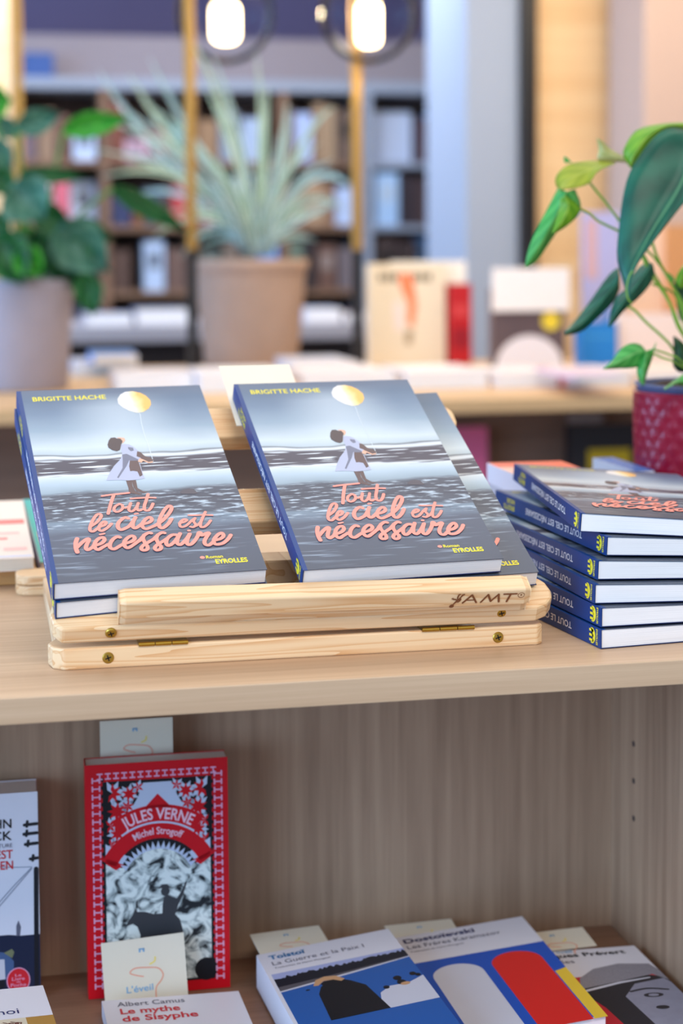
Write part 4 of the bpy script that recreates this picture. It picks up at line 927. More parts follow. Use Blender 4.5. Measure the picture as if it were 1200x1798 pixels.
for i in range(9):
    for k in range(N_):
        r_ = prad * .915 * i / 8; a0 = 2 * PI * k / N_
        vs.append((r_ * math.cos(a0), r_ * math.sin(a0), ptop + 0.003 + (random.uniform(-.002, .0045) if i < 8 else -0.002)))
soil.add(vs, [(i * N_ + k, i * N_ + (k + 1) % N_, (i + 1) * N_ + (k + 1) % N_, (i + 1) * N_ + k) for i in range(8) for k in range(N_)])
soil.build('soil', mat('soil', (52, 34, 24), 0.95, noise=0.6, nscale=300), plant, smooth=True)
def L8(pts, Y):
    out = []
    for i, p in enumerate(pts):
        y = Y if not isinstance(Y, tuple) else Y[0] + (Y[1] - Y[0]) * i / (len(pts) - 1)
        out.append(at(*z8(*p), Y=y))
    return out
def leaf8(left, mid, right, Yl, Ym, Yr, m, **k):
    return blade('leaf', L8(left, Yl), L8(mid, Ym), L8(right, Yr), m, plant, pc, **k)
# large drooping leaf
leaf8([(1090, 160), (985, 150), (905, 195), (830, 285), (752, 410), (712, 560), (690, 740), (680, 900), (705, 1010), (742, 1130), (767, 1172)],
      [(1105, 240), (1090, 330), (1072, 440), (1020, 545), (960, 640), (890, 750), (830, 855), (785, 935), (752, 1020), (742, 1100), (767, 1172)],
      [(1160, 260), (1165, 400), (1130, 520), (1068, 590), (1000, 675), (930, 765), (860, 855), (805, 935), (768, 1010), (752, 1090), (768, 1173)],
      (0.375, 0.345), (0.36, 0.335), (0.345, 0.335), G_DEEP, bulge=0.003, n=26)
# bright leaf over it
leaf8([(1130, 125), (1065, 118), (950, 125), (850, 142), (785, 170), (738, 235), (714, 300), (735, 345), (762, 382)],
      [(1130, 145), (1060, 132), (965, 140), (890, 175), (835, 225), (800, 275), (770, 320), (762, 350), (762, 382)],
      [(1130, 160), (1050, 150), (985, 150), (925, 190), (860, 260), (815, 325), (790, 360), (775, 375), (763, 383)], 0.40, 0.385, 0.39, G_LIME)
leaf8([(672, 354), (560, 341), (450, 350), (382, 372), (332, 418), (318, 470), (342, 508)], [(668, 357), (590, 368), (520, 395), (460, 420), (400, 450), (362, 482), (343, 508)],
      [(670, 358), (600, 385), (556, 415), (534, 452), (508, 478), (430, 502), (345, 509)], 0.415, 0.40, 0.39, G_OLIVE)
leaf8([(372, 350), (368, 320), (380, 318), (400, 335), (418, 352)], [(380, 352), (383, 335), (390, 338), (402, 345), (418, 353)], [(390, 354), (395, 350), (402, 350), (410, 352), (418, 354)], 0.42, 0.42, 0.42, G_MID)
# long leaf hanging to the left, in two tones
leaf8([(336, 500), (325, 520), (288, 592), (232, 698), (185, 795), (155, 880), (143, 955)], [(385, 520), (368, 560), (330, 650), (285, 735), (235, 830), (185, 905), (145, 962)],
      [(432, 505), (445, 560), (400, 640), (335, 740), (262, 850), (210, 925), (148, 966)], 0.40, (0.385, 0.40), 0.41, G_MID)
leaf8([(350, 560), (340, 620), (322, 690), (300, 760)], [(372, 545), (395, 600), (365, 680), (303, 765)], [(372, 542), (465, 618), (410, 700), (306, 770)], 0.388, 0.383, 0.387, G_LIME)
leaf8([(370, 540), (400, 575), (440, 605), (465, 618)], [(395, 520), (425, 560), (450, 590), (465, 618)], [(428, 508), (448, 545), (462, 580), (467, 618)], 0.39, 0.388, 0.395, G_MID)
leaf8([(742, 352), (680, 348), (620, 345), (564, 332), (572, 275), (558, 208)], [(742, 350), (690, 330), (650, 310), (610, 285), (590, 250), (560, 208)], [(742, 345), (722, 318), (652, 278), (620, 250), (598, 228), (562, 207)], 0.42, 0.415, 0.42, G_PALE)
leaf8([(690, 965), (650, 990), (598, 1052), (520, 1165), (440, 1268), (372, 1342)], [(692, 1000), (672, 1060), (615, 1130), (545, 1215), (460, 1300), (374, 1348)],
      [(692, 1090), (668, 1150), (630, 1195), (560, 1262), (475, 1335), (376, 1360)], 0.43, 0.42, 0.425, G_DEEP)
leaf8([(860, 935), (815, 955), (770, 1010), (735, 1085), (690, 1125), (655, 1185), (640, 1250), (630, 1312)], [(885, 940), (855, 985), (815, 1040), (770, 1100), (725, 1155), (685, 1210), (655, 1260), (631, 1312)],
      [(885, 938), (897, 1000), (872, 1062), (805, 1140), (725, 1210), (688, 1252), (660, 1285), (632, 1313)], 0.41, 0.395, 0.40, G_DEEP)
# heart leaf near the rim, right lobe hanging
leaf8([(845, 1452), (818, 1418), (765, 1408), (705, 1438), (652, 1508), (600, 1556)], [(850, 1455), (800, 1460), (750, 1482), (700, 1510), (650, 1538), (600, 1557)],
      [(848, 1470), (830, 1510), (795, 1545), (740, 1552), (680, 1553), (602, 1558)], 0.375, 0.365, 0.37, G_MID)
leaf8([(845, 1455), (815, 1500), (797, 1545), (802, 1600), (820, 1640), (834, 1654)], [(850, 1455), (845, 1500), (838, 1550), (832, 1595), (830, 1630), (834, 1654)],
      [(850, 1452), (892, 1446), (880, 1505), (856, 1570), (842, 1625), (835, 1654)], 0.37, 0.362, 0.372, G_MID)
leaf8([(845, 1452), (875, 1445), (895, 1430), (905, 1402)], [(850, 1455), (880, 1450), (898, 1432), (906, 1402)], [(855, 1460), (886, 1456), (902, 1436), (908, 1403)], 0.37, 0.37, 0.37, G_MID)
leaf8([(1085, 1660), (1040, 1650), (1000, 1640), (955, 1672)], [(1100, 1640), (1050, 1630), (1000, 1655), (955, 1680)], [(1110, 1560), (1065, 1588), (1010, 1625), (958, 1668)], 0.36, 0.352, 0.365, G_MID)
leaf8([(1010, 1365), (1012, 1420), (1010, 1480), (1008, 1535), (1040, 1572), (1090, 1575)], [(1012, 1366), (1040, 1420), (1050, 1470), (1055, 1510), (1065, 1550), (1092, 1572)],
      [(1012, 1366), (1060, 1400), (1090, 1440), (1110, 1480), (1120, 1530), (1094, 1570)], 0.40, 0.385, 0.40, G_DARK)
leaf8([(1000, 1060), (1020, 1110), (1030, 1180), (1045, 1260), (1075, 1290)], [(1010, 1062), (1060, 1110), (1080, 1170), (1090, 1230), (1080, 1290)], [(1030, 1010), (1090, 1050), (1130, 1130), (1130, 1230), (1085, 1290)], 0.45, 0.44, 0.45, G_DARK)
leaf8([(1010, 1020), (985, 1000), (960, 985), (945, 965)], [(1012, 1030), (990, 1020), (965, 1000), (946, 966)], [(1016, 1045), (995, 1050), (968, 1025), (948, 968)], 0.44, 0.44, 0.44, G_MID)
leaf8([(1040, 1080), (1020, 1040), (1040, 990), (1075, 940)], [(1050, 1085), (1055, 1040), (1068, 990), (1080, 940)], [(1062, 1088), (1090, 1050), (1100, 1000), (1085, 940)], 0.40, 0.395, 0.40, G_LIME)
STEM = mat('stem_green', (120, 166, 56), 0.4, 0.4)
def stem(pts, r, Y=0.405, end=True):
    P_ = L8(pts, Y)
    if end: P_ = P_ + [Vector((pc.x + random.uniform(-.02, .01), pc.y - .01 + random.uniform(-.01, .01), ptop + .002))]
    MB().tube([p - pc for p in resample(P_, 22)], [r] * 22, 8).build('stem', STEM, plant, smooth=True)
stem([(520, 470), (560, 520), (610, 580), (692, 690), (800, 830), (890, 990), (985, 1160), (1050, 1340)], .0011)
stem([(462, 622), (520, 650), (580, 700), (690, 752), (840, 850), (930, 950), (1010, 1080), (1080, 1260)], .0011)
stem([(740, 350), (765, 375), (800, 440), (880, 800), (935, 950), (1005, 1070), (1070, 1190)], .0013)
stem([(820, 885), (880, 1010), (950, 1110), (1010, 1220), (1065, 1345)], .0012, 0.40)
stem([(885, 1060), (940, 1080), (995, 1105), (1040, 1180)], .0010, 0.42)
stem([(690, 1185), (765, 1200), (850, 1285), (940, 1365), (1010, 1445)], .0012, 0.40)
stem([(895, 1445), (950, 1460), (1000, 1480), (1040, 1500)], .0009, 0.375)
stem([(850, 1455), (900, 1470), (960, 1500), (1010, 1515)], .0009, 0.37)
stem([(1100, 250), (1120, 500), (1110, 900), (1100, 1200)], .0016, 0.40)
stem([(768, 1172), (745, 1150), (735, 1090), (748, 1020), (770, 985)], .0006, 0.333, False)

# ------------------------------------------------------------------ display table across the aisle
TX0, TX1, TY0, TY1 = -2.2, 2.8, 1.935, 3.05
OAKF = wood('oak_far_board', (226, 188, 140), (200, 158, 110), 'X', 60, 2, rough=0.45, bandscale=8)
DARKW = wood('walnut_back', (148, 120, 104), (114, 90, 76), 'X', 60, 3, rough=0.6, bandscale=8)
tb = thing('display_table', 'long oak display table with books and pots on top, across the aisle', 'display table', (0.3, 2.4, -0.95))
TL = Vector((-0.3, -2.4, 0.95))
def tpart(name, a_, b_, m): return MB().box(tuple(Vector(a_) + TL), tuple(Vector(b_) + TL)).build(name, m, tb, bevel=0.002)
tpart('top_board', (TX0, TY0, -0.026), (TX1, TY1, 0), OAKF)
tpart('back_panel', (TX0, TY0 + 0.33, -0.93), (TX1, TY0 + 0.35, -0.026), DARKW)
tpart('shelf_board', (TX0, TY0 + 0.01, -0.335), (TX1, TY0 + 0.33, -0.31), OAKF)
tpart('side_panel', (TX0, TY0, -0.93), (TX0 + .025, TY1, -0.026), OAKF); tpart('side_panel', (TX1 - .025, TY0, -0.93), (TX1, TY1, -0.026), OAKF)
q = at(1140, 760, Y=TY0 + 0.02)
tpart('divider_panel', (q.x + 0.25, TY0 + .01, -0.93), (q.x + 0.275, TY0 + 0.33, -0.026), OAKF)
tpart('rear_panel', (TX0, TY1 - .05, -0.95), (TX1, TY1 - .025, -0.026), OAKF)
def upbook(label, px0, py0, px1, py1, Y, dep, col, z=None, name='book', cat='book', group=None, sp=None, prints=(), yaw=0.0, back=0.03):
    """Closed book standing with its front to the reader, its corners where the photo shows them at depth Y."""
    p_, q_ = at(px0, py1, Y=Y), at(px1, py0, Y=Y)
    z0 = z if z is not None else p_.z
    w, h = q_.x - p_.x, q_.z - z0
    m = mat('cover_%d_%d_%d' % col, col, 0.45); m2 = mat('cover_%d_%d_%d' % sp, sp, 0.45) if sp else m
    M = RM((p_.x, Y, z0), ('Z', yaw), ('X', PI / 2 - back)) @ Matrix.Translation((0, 0, -dep))
    r, cv, f, s = book(name, label, cat, w, h, dep, dep, m, m2, m2, PAGES_WARM, group=group, M=M)
    if prints:
        for i, (k, x0, y0, x1, y1, c_) in enumerate(prints):
            P = Print(f); P.lift = .0004
            if k == 'r': P.rect(x0 * w, y0 * h, x1 * w, y1 * h, 0, i * 1e-4)
            elif k == 'h': P.shape([(x0 * w + x1 * w * math.cos(PI * q / 20), y0 * h + y1 * h * math.sin(PI * q / 20)) for q in range(21)])
            elif k == 'd': P.disc(x0 * w, y0 * h, x1 * w, y1 * w, 0, i * 1e-4)
            P.build('cover_print', mat('print_%d_%d_%d' % c_, c_, 0.5), cv)
    return r, cv, f, w, h
GT = 'books on the display table'
# cream book with an orange figure, red book behind it
r, cv, f, w, h = upbook('large cream book with dark heading and orange figure, standing on the display table', 648, 462, 783, 640, 2.90, 0.03, (232, 218, 192), z=0.0018, sp=(226, 224, 220), group=GT)
P = Print(f); P.lift = .0004
for i in range(8): P.rect(w * (.14 + .088 * i), h * .825, w * (.205 + .088 * i), h * .905, 0)
P.shape([(w * .40, h * .90), (w * .56, h * .90), (w * .60, h * .76), (w * .63, h * .58), (w * .58, h * .36), (w * .50, h * .42), (w * .52, h * .60), (w * .42, h * .76)], 1, .0001)
P.shape([(w * .32, h * .62), (w * .44, h * .62), (w * .46, h * .34), (w * .34, h * .34)], 2, .00005); P.shape([(w * .47, h * .34), (w * .58, h * .34), (w * .56, h * .20), (w * .47, h * .20)], 3, .00005)
P.build('cover_print', [mat('ink_umber', (112, 96, 72), 0.5), mat('ink_orange', (252, 134, 88), 0.5), mat('ink_rose_white', (238, 222, 216), 0.5), mat('ink_taupe', (170, 150, 120), 0.5)], cv, tri=True)
upbook('white book peeping out behind the cream book', 690, 458, 820, 640, 2.945, 0.02, (242, 238, 232), z=0.0018, group=GT)
upbook('dark red book standing right of the cream book', 792, 498, 829, 640, 2.88, 0.05, (186, 22, 34), z=0.0018, group=GT, prints=(('r', .1, .2, .9, .45, (150, 10, 34)), ('r', .1, .58, .9, .75, (206, 60, 64))))
# black and white book with a yellow spot, white card before it
upbook('dark book with white curve and yellow spot standing under the white card', 866, 505, 994, 642, 2.62, 0.03, (96, 80, 84), z=0.0018, group=GT, prints=(('h', .50, .01, .47, .42, (236, 232, 238)), ('d', .80, .60, .125, .125, (248, 222, 60))))
c0 = at(864, 547, Y=2.61); c1 = at(1000, 470, Y=2.61)
o = MB().box((c0.x, 2.606, c0.z), (c1.x, 2.6085, c1.z)).build('notice_card', mat('white_card', (246, 242, 240), 0.7), bevel=0.0005); tag(o, 'blank white card propped against the book with the yellow spot', 'card')
upbook('bright blue book standing low behind the plant leaves', 1022, 565, 1086, 632, 2.70, 0.05, (20, 130, 216), z=0.0018, group=GT, prints=(('r', .1, .66, .9, .70, (80, 170, 230)),))
upbook('tall pale violet-blue book standing behind the blue book', 1030, 372, 1092, 560, 2.95, 0.03, (176, 178, 226), z=0.0018, group=GT, prints=(('r', .0, .55, .35, .95, (206, 170, 180)), ('r', .4, .05, .95, .35, (110, 150, 226))))
upbook('wide white book standing at right behind the crimson pot', 1086, 548, 1290, 645, 2.72, 0.04, (240, 226, 222), z=0.0018, group=GT)
upbook('brown book standing at the right edge behind the big leaf', 1176, 395, 1240, 545, 2.96, 0.03, (206, 150, 100), z=0.0018, group=GT)
upbook('pale peach book standing left of the brown book', 1098, 400, 1172, 548, 2.985, 0.03, (240, 208, 184), z=0.0018, group=GT)
# books lying along the front of the table
GF = 'books lying along the front of the display table'
def lay(label, px0, px1, py, depth, t, col, z=0.0004, yaw=0.0, sp=None, prints=()):
    p_, q_ = at(px0, py, Z=z), at(px1, py, Z=z)
    flatbook(label, p_.x, p_.y, z, q_.x - p_.x, depth, t, yaw, col, sp=sp, name='book', group=GF, prints=prints)
lay('white book lying on the table front above the left novel', 205, 345, 688, 0.20, 0.032, (236, 232, 240))
lay('white book lying on the table front between the two tilted stand novels', 352, 512, 690, 0.22, 0.036, (238, 234, 242))
lay('thick white book lying in front of the cream book', 535, 705, 686, 0.24, 0.034, (236, 230, 234))
lay('white book lying on the table front right of the cream book', 716, 868, 684, 0.22, 0.034, (240, 234, 236))
lay('white book lying under the book with the yellow spot', 874, 992, 682, 0.20, 0.030, (238, 230, 232))
lay('red-spined book lying between two white books on the table front', 994, 1012, 681, 0.20, 0.028, (206, 110, 108))
lay('white book lying on the table front behind the small leaf', 1014, 1120, 681, 0.20, 0.030, (240, 228, 228))
lay('cream book lying behind the crimson pot', 1124, 1290, 679, 0.20, 0.030, (240, 222, 212))
lay('violet-topped book lying on the white book by the small leaf', 1010, 1110, 668, 0.22, 0.008, (222, 196, 214), z=0.0306)
lay('white book lying between the two plant pots', 132, 245, 660, 0.20, 0.028, (206, 212, 232))
lay('blue-edged book lying behind the left novel between the plant pots', 165, 245, 640, 0.20, 0.02, (120, 160, 220), z=0.0290)
lay('pale book lying right of the striped plant pot', 520, 640, 662, 0.26, 0.030, (214, 216, 230))
# things in the niche of the display table
GB2 = 'books in the niche of the display table'
upbook('pink book standing in the dark niche of the display table', 795, 750, 858, 900, TY0 + .26, 0.03, (232, 112, 160), z=-0.3088, group=GB2)
upbook('black book with yellow stripe standing in the niche of the display table', 1003, 742, 1128, 900, TY0 + .24, 0.03, (26, 24, 34), z=-0.3088, group=GB2, prints=(('r', .25, .60, .85, .78, (196, 170, 20)), ('r', .05, .26, .95, .56, (176, 172, 190))))
upbook('grey book standing behind the black book with yellow stripe', 1008, 728, 1062, 900, TY0 + .285, 0.03, (176, 166, 164), z=-0.3088, group=GB2)

# ------------------------------------------------------------------ two pots on the table
def lathe_pot(root, prof, m, n=56): return MB().lathe(prof, n).build('pot', m, root, smooth=True)
def clay(name, c): return mat(name, c, 0.7, 0.25, noise=0.25, nscale=18)
lc = at(46, 690, Z=0.0); rl_ = at(132, 600, Y=lc.y).x - lc.x
lpz = at(46, 492, Y=lc.y - rl_ * .5).z
lplant = thing('potted_plant', 'dark green broad-leaved plant in a large pale pot at the left edge', 'potted plant', (lc.x, lc.y + rl_, 0))
lo = Vector((lc.x, lc.y + rl_, 0))
lathe_pot(lplant, [(0.001, 0.0005), (rl_ * .86, 0.0005), (rl_ * .90, 0.006), (rl_ * 1.02, lpz * .93), (rl_ * 1.05, lpz), (rl_ * .96, lpz), (rl_ * .94, lpz - .02), (0.001, lpz - .025)], clay('pale_clay', (162, 154, 164)))
LD = leaf_mat('leaf_broad_dark', (18, 84, 42), (52, 128, 66)); LB = leaf_mat('leaf_broad_bright', (40, 150, 36), (90, 190, 60)); LT = leaf_mat('leaf_broad_teal', (56, 116, 96), (104, 156, 130))
def broad(base, tip, wd, m, Y, dY=0.0, root=lplant, org=lo, droop=0.0):
    """Heart-shaped leaf from a base pixel to a tip pixel, wd pixels across."""
    b_, t_ = Vector(base), Vector(tip); ax_ = t_ - b_; nn = Vector((-ax_.y, ax_.x)).normalized()
    Lf, Md, Rt = [], [], []
    for i in range(11):
        t = i / 10; hw = wd / 2 * (math.sin(PI * min(1, t * 1.02 + .06)) ** 0.75) * (1.25 - .55 * t) * (0 if t == 1 else 1)
        c = b_ + ax_ * t; y = Y + dY * t
        cup = wd * 0.0004
        Lf.append(at(*(c + nn * hw), Y=y - cup)); Md.append(at(*c, Y=y)); Rt.append(at(*(c - nn * hw), Y=y - cup))
    return blade('leaf', Lf, Md, Rt, m, root, org, n=14, k=3, thick=0.0006)
YL = lo.y
for a0 in [((-20, 180), (22, 175), 60, LB, YL - .05, 0), ((30, 225), (112, 198), 46, LT, YL - .02, 0), ((112, 228), (234, 205), 44, LB, YL - .06, -.02), ((36, 304), (160, 312), 30, LD, YL - .05, 0),
           ((198, 330), (342, 412), 38, LD, YL + .02, .05), ((20, 325), (82, 388), 96, LT, YL - .10, -.02), ((100, 400), (196, 480), 96, LT, YL - .04, 0), ((110, 420), (150, 515), 78, LD, YL - .02, 0),
           ((-10, 410), (42, 505), 90, LD, YL - .09, -.02), ((150, 480), (164, 560), 52, LD, YL - .08, 0), ((60, 405), (95, 492), 60, LD, YL, 0), ((40, 395), (70, 470), 40, LB, YL + .03, 0), ((-20, 250), (24, 300), 50, LT, YL, 0),
           ((-15, 300), (26, 345), 52, LD, YL - .03, 0), ((80, 440), (120, 500), 46, LD, YL + .05, 0), ((10, 455), (60, 500), 50, LD, YL + .04, 0), ((60, 380), (130, 395), 60, LD, YL - .02, 0), ((30, 440), (78, 486), 56, LB, YL - .11, 0), ((120, 400), (205, 420), 52, LD, YL + .04, 0), ((-20, 380), (20, 420), 50, LD, YL, 0), ((90, 470), (160, 500), 50, LD, YL - .02, 0), ((-10, 215), (40, 240), 40, LT, YL + .05, 0)]:
    broad(*a0)
for pts in ([(50, 490), (45, 400), (30, 225)], [(60, 490), (85, 360), (112, 228)], [(55, 490), (40, 400), (38, 304)], [(75, 490), (130, 390), (198, 330)], [(40, 490), (10, 300), (-15, 180)], [(70, 490), (85, 430), (102, 400)], [(80, 492), (120, 470), (150, 480)]):
    MB().tube([p - lo for p in resample([at(*p, Y=YL) for p in pts], 12)], 0.004, 6).build('stem', mat('stem_dark', (74, 130, 50), 0.5), lplant, smooth=True)
MB().lathe([(0.001, lpz - .012), (rl_ * .94, lpz - .014)], 32).build('soil', MATS['soil'], lplant, loc=(0, 0, 0))
# spider plant
sc_ = at(449, 645, Z=0.0); sr = at(543, 560, Y=sc_.y).x - sc_.x; so = Vector((sc_.x, sc_.y + sr * .5, 0))
spz = at(449, 455, Y=sc_.y).z
spider = thing('potted_plant', 'striped spider plant with arching pale leaves in a beige ribbed pot', 'potted plant', so)
prof = [(0.001, 0.0005), (sr * .84, 0.0005)] + [(sr * (.86 + .16 * t / 14) * (1 + (.006 if t % 2 else 0)), spz * (.03 + .85 * t / 14)) for t in range(15)] + [(sr * 1.06, spz * .90), (sr * 1.09, spz), (sr * .98, spz), (sr * .95, spz - .03), (0.001, spz - .035)]
lathe_pot(spider, prof, clay('beige_clay', (168, 144, 130)))
MB().lathe([(0.001, spz - .015), (sr * .95, spz - .02)], 32).build('soil', MATS['soil'], spider)
def stripe_mat(name, cm, ce):
    m = mat(name, cm, 0.5, 0.3); n, l = m.node_tree.nodes, m.node_tree.links
    uv = n.new('ShaderNodeUVMap'); sx = n.new('ShaderNodeSeparateXYZ'); l.new(uv.outputs[0], sx.inputs[0])
    c_ = n.new('ShaderNodeMath'); c_.operation = 'SUBTRACT'; c_.inputs[1].default_value = .5; l.new(sx.outputs['Y'], c_.inputs[0])
    ab = n.new('ShaderNodeMath'); ab.operation = 'ABSOLUTE'; l.new(c_.outputs[0], ab.inputs[0])
    mr = n.new('ShaderNodeMapRange'); mr.inputs[1].default_value = .16; mr.inputs[2].default_value = .24; l.new(ab.outputs[0], mr.inputs[0])
    mx = n.new('ShaderNodeMix'); mx.data_type = 'RGBA'; mx.inputs[6].default_value = lin(cm); mx.inputs[7].default_value = lin(ce); l.new(mr.outputs[0], mx.inputs[0]); l.new(mx.outputs[2], n['Principled BSDF'].inputs['Base Color'])
    return m
SP = stripe_mat('spider_leaf', (96, 150, 120), (206, 226, 214)); SP2 = stripe_mat('spider_leaf_blue', (92, 146, 142), (196, 220, 224))
random.seed(21)
base = (452, 448)
arcs = [(250, 250, 172, 122), (300, 250, 225, 128), (330, 240, 262, 100), (400, 170, 288, 30), (420, 200, 330, 60), (430, 230, 372, 96), (470, 240, 450, 92), (490, 240, 528, 128), (500, 260, 505, 180), (520, 220, 588, 188),
        (540, 250, 620, 330), (530, 330, 590, 318), (360, 260, 178, 310), (330, 300, 235, 345), (370, 330, 268, 418), (390, 300, 300, 400), (350, 250, 190, 215), (400, 260, 250, 180), (400, 300, 215, 265), (440, 250, 410, 140),
        (460, 280, 470, 150), (480, 300, 560, 250), (500, 350, 570, 380), (400, 380, 345, 425), (420, 380, 350, 330), (380, 320, 285, 285), (410, 330, 330, 250), (450, 330, 440, 210), (470, 360, 520, 270), (350, 230, 260, 210),
        (420, 260, 360, 150), (435, 300, 395, 190), (365, 290, 205, 180), (480, 380, 545, 330), (430, 390, 380, 300), (390, 220, 310, 130), (420, 395, 352, 432), (500, 395, 556, 424), (410, 350, 300, 372), (530, 300, 610, 372), (340, 280, 160, 262), (500, 300, 588, 282), (380, 350, 318, 452), (470, 330, 492, 232), (430, 320, 352, 262), (520, 380, 600, 352)]
arcs = [a0 for i, a0 in enumerate(arcs) if not (i < 36 and i % 4 == 3)]
for i, (mx_, my_, tx, ty) in enumerate(arcs):
    bx_, by_ = base[0] + random.uniform(-22, 22), base[1]
    dY = random.uniform(-.16, .16); Lf, Md, Rt = [], [], []
    wpx = random.uniform(8, 12)
    for k in range(9):
        t = k / 8
        x = (1 - t) ** 2 * bx_ + 2 * t * (1 - t) * mx_ + t * t * tx; y = (1 - t) ** 2 * by_ + 2 * t * (1 - t) * my_ + t * t * ty
        dx = 2 * (1 - t) * (mx_ - bx_) + 2 * t * (tx - mx_); dy = 2 * (1 - t) * (my_ - by_) + 2 * t * (ty - my_); q = math.hypot(dx, dy) or 1
        hw = wpx / 2 * (0.7 + 1.2 * t - 1.85 * t ** 3); hw = max(hw, .4)
        Y = so.y + dY * t
        Lf.append(at(x - dy / q * hw, y + dx / q * hw, Y=Y - .006)); Md.append(at(x, y, Y=Y)); Rt.append(at(x + dy / q * hw, y - dx / q * hw, Y=Y - .006))
    blade('leaf', Lf, Md, Rt, SP if i % 2 else SP2, spider, so, n=14, k=2, thick=0.0005)

# ------------------------------------------------------------------ brass uprights and lamps behind the table
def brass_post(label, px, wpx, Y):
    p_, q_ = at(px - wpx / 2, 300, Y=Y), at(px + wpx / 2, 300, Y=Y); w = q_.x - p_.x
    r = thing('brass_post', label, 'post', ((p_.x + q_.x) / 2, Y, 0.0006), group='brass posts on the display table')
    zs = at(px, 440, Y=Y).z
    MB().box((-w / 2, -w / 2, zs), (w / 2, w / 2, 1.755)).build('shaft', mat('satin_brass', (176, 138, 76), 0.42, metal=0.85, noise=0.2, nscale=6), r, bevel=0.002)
    MB().box((-w / 2, -w / 2, 0.006), (w / 2, w / 2, zs)).build('dark_reflection_shaft', BLACKM, r, bevel=0.002)  # dark reflection in the brass, put into the colour of the lower part
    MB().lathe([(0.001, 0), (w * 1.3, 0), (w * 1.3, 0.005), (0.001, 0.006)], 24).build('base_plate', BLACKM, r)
brass_post('brass post, its lower part coloured dark for reflections, between the two plant pots', 335, 17, 2.66)
brass_post('brass post, its lower part coloured dark for reflections, left of the cream book', 627, 17, 2.80)
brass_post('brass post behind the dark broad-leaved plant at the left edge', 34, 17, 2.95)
GLASS = bpy.data.materials.new('lamp_glass'); GLASS.use_nodes = True
n_, l_ = GLASS.node_tree.nodes, GLASS.node_tree.links
gl = n_.new('ShaderNodeBsdfGlossy'); gl.inputs['Roughness'].default_value = 0.03; tr_ = n_.new('ShaderNodeBsdfTransparent'); tr_.inputs[0].default_value = (0.93, 0.94, 0.97, 1)
fr_ = n_.new('ShaderNodeFresnel'); fr_.inputs[0].default_value = 1.14; mx_ = n_.new('ShaderNodeMixShader')
l_.new(fr_.outputs[0], mx_.inputs[0]); l_.new(tr_.outputs[0], mx_.inputs[1]); l_.new(gl.outputs[0], mx_.inputs[2]); l_.new(mx_.outputs[0], n_['Material Output'].inputs[0])
BULB = mat('bulb_glow', (255, 236, 196), 0.4, emit=((255, 226, 170), 9.0))
def lamp(label, px0, px1, py0, py1, Y, gr):
    a0, b0 = at(px0, py1, Y=Y), at(px1, py0, Y=Y)
    c0 = Vector(((a0.x + b0.x) / 2, Y, (a0.z + b0.z) / 2)); rb = (b0.x - a0.x) / 2; h2 = (b0.z - a0.z) / 2
    r = thing('pendant_lamp', label, 'lamp', c0, group='glass globe pendant lamps')
    pr = [(0.0005, -h2)] + [(rb * math.sin(t * PI / 12) ** 0.6, -h2 + rb * 0.7 * (1 - math.cos(t * PI / 12))) for t in range(1, 7)] + [(rb * math.cos(t * PI / 12) ** 0.6, h2 - rb * .7 + rb * 0.7 * math.sin(t * PI / 12)) for t in range(0, 6)] + [(0.0005, h2)]
    MB().lathe(pr, 24).build('bulb', BULB, r, smooth=True)
    MB().lathe([(gr * max(.12, math.sin(PI * t / 24)), -gr * math.cos(PI * t / 24)) for t in range(0, 24)], 40, c=(0, 0, .02)).build('globe', GLASS, r, smooth=True)
    MB().lathe([(0.001, h2), (rb * .8, h2), (rb * .8, gr + .03), (0.001, gr + .035)], 20).build('socket', BRASS, r, smooth=False)
    MB().tube([(0, 0, gr + .03), (0, 0, 1.757 - c0.z)], 0.003, 8).build('cord', BLACKM, r)
    pl_ = bpy.data.lights.new('bulb_light', 'POINT'); pl_.energy = 5; pl_.color = (1.0, 0.82, 0.56); pl_.shadow_soft_size = 0.03
    o = bpy.data.objects.new('bulb_light', pl_); COL.objects.link(o); o.parent = r; o.location = (0, -gr - .06, 0)
lamp('glowing pendant lamp right of the first brass post', 372, 420, 4, 76, 3.35, 0.125)
lamp('glowing pendant lamp overlapping the second brass post', 628, 668, 2, 82, 2.62, 0.105)

# ------------------------------------------------------------------ low table and bookcase at the far end
FT = 4.4
c0, c1 = at(60, 575, Y=FT), at(700, 575, Y=FT)
zt = at(300, 572, Y=FT).z; zb = at(300, 600, Y=FT).z
ft = thing('low_table', 'long white low table with shadow coloured dark under its top, before the far bookcase', 'table', ((c0.x + c1.x) / 2, FT + .3, -0.95)); FO = Vector(((c0.x + c1.x) / 2, FT + .3, -0.95))
WL = mat('white_laminate', (160, 160, 172), 0.5)
def fpart(name, a_, b_, m): MB().box(tuple(Vector(a_) - FO), tuple(Vector(b_) - FO)).build(name, m, ft, bevel=0.003)
fpart('top', (c0.x, FT, zb), (c1.x, FT + .7, zt), WL)
fpart('body', (c0.x + .05, FT + .12, -0.95), (c1.x - .05, FT + .6, zb), mat('under_top_shadow', (36, 26, 26), 0.7))  # shadow under the top put into the dark colour of the body
GLT = 'books lying on the far low table'
for px0, px1, t_, col, lab in ((150, 232, .035, (150, 160, 190), 'grey-blue book lying on the far low table above the left gap'), (240, 330, .05, (130, 136, 160), 'slate book lying on the far low table left of the brass post'), (536, 600, .045, (190, 200, 226), 'pale blue book lying on the far low table right of the spider plant pot'), (606, 650, .03, (120, 100, 104), 'brown book lying on the far low table by the cream book')):
    a0, b0 = at(px0, 565, Y=FT + .1), at(px1, 565, Y=FT + .1)
    flatbook(lab, a0.x, FT + .1, zt + .0006, b0.x - a0.x, 0.2, t_, 0, col, name='book', group=GLT)
FY = 6.05
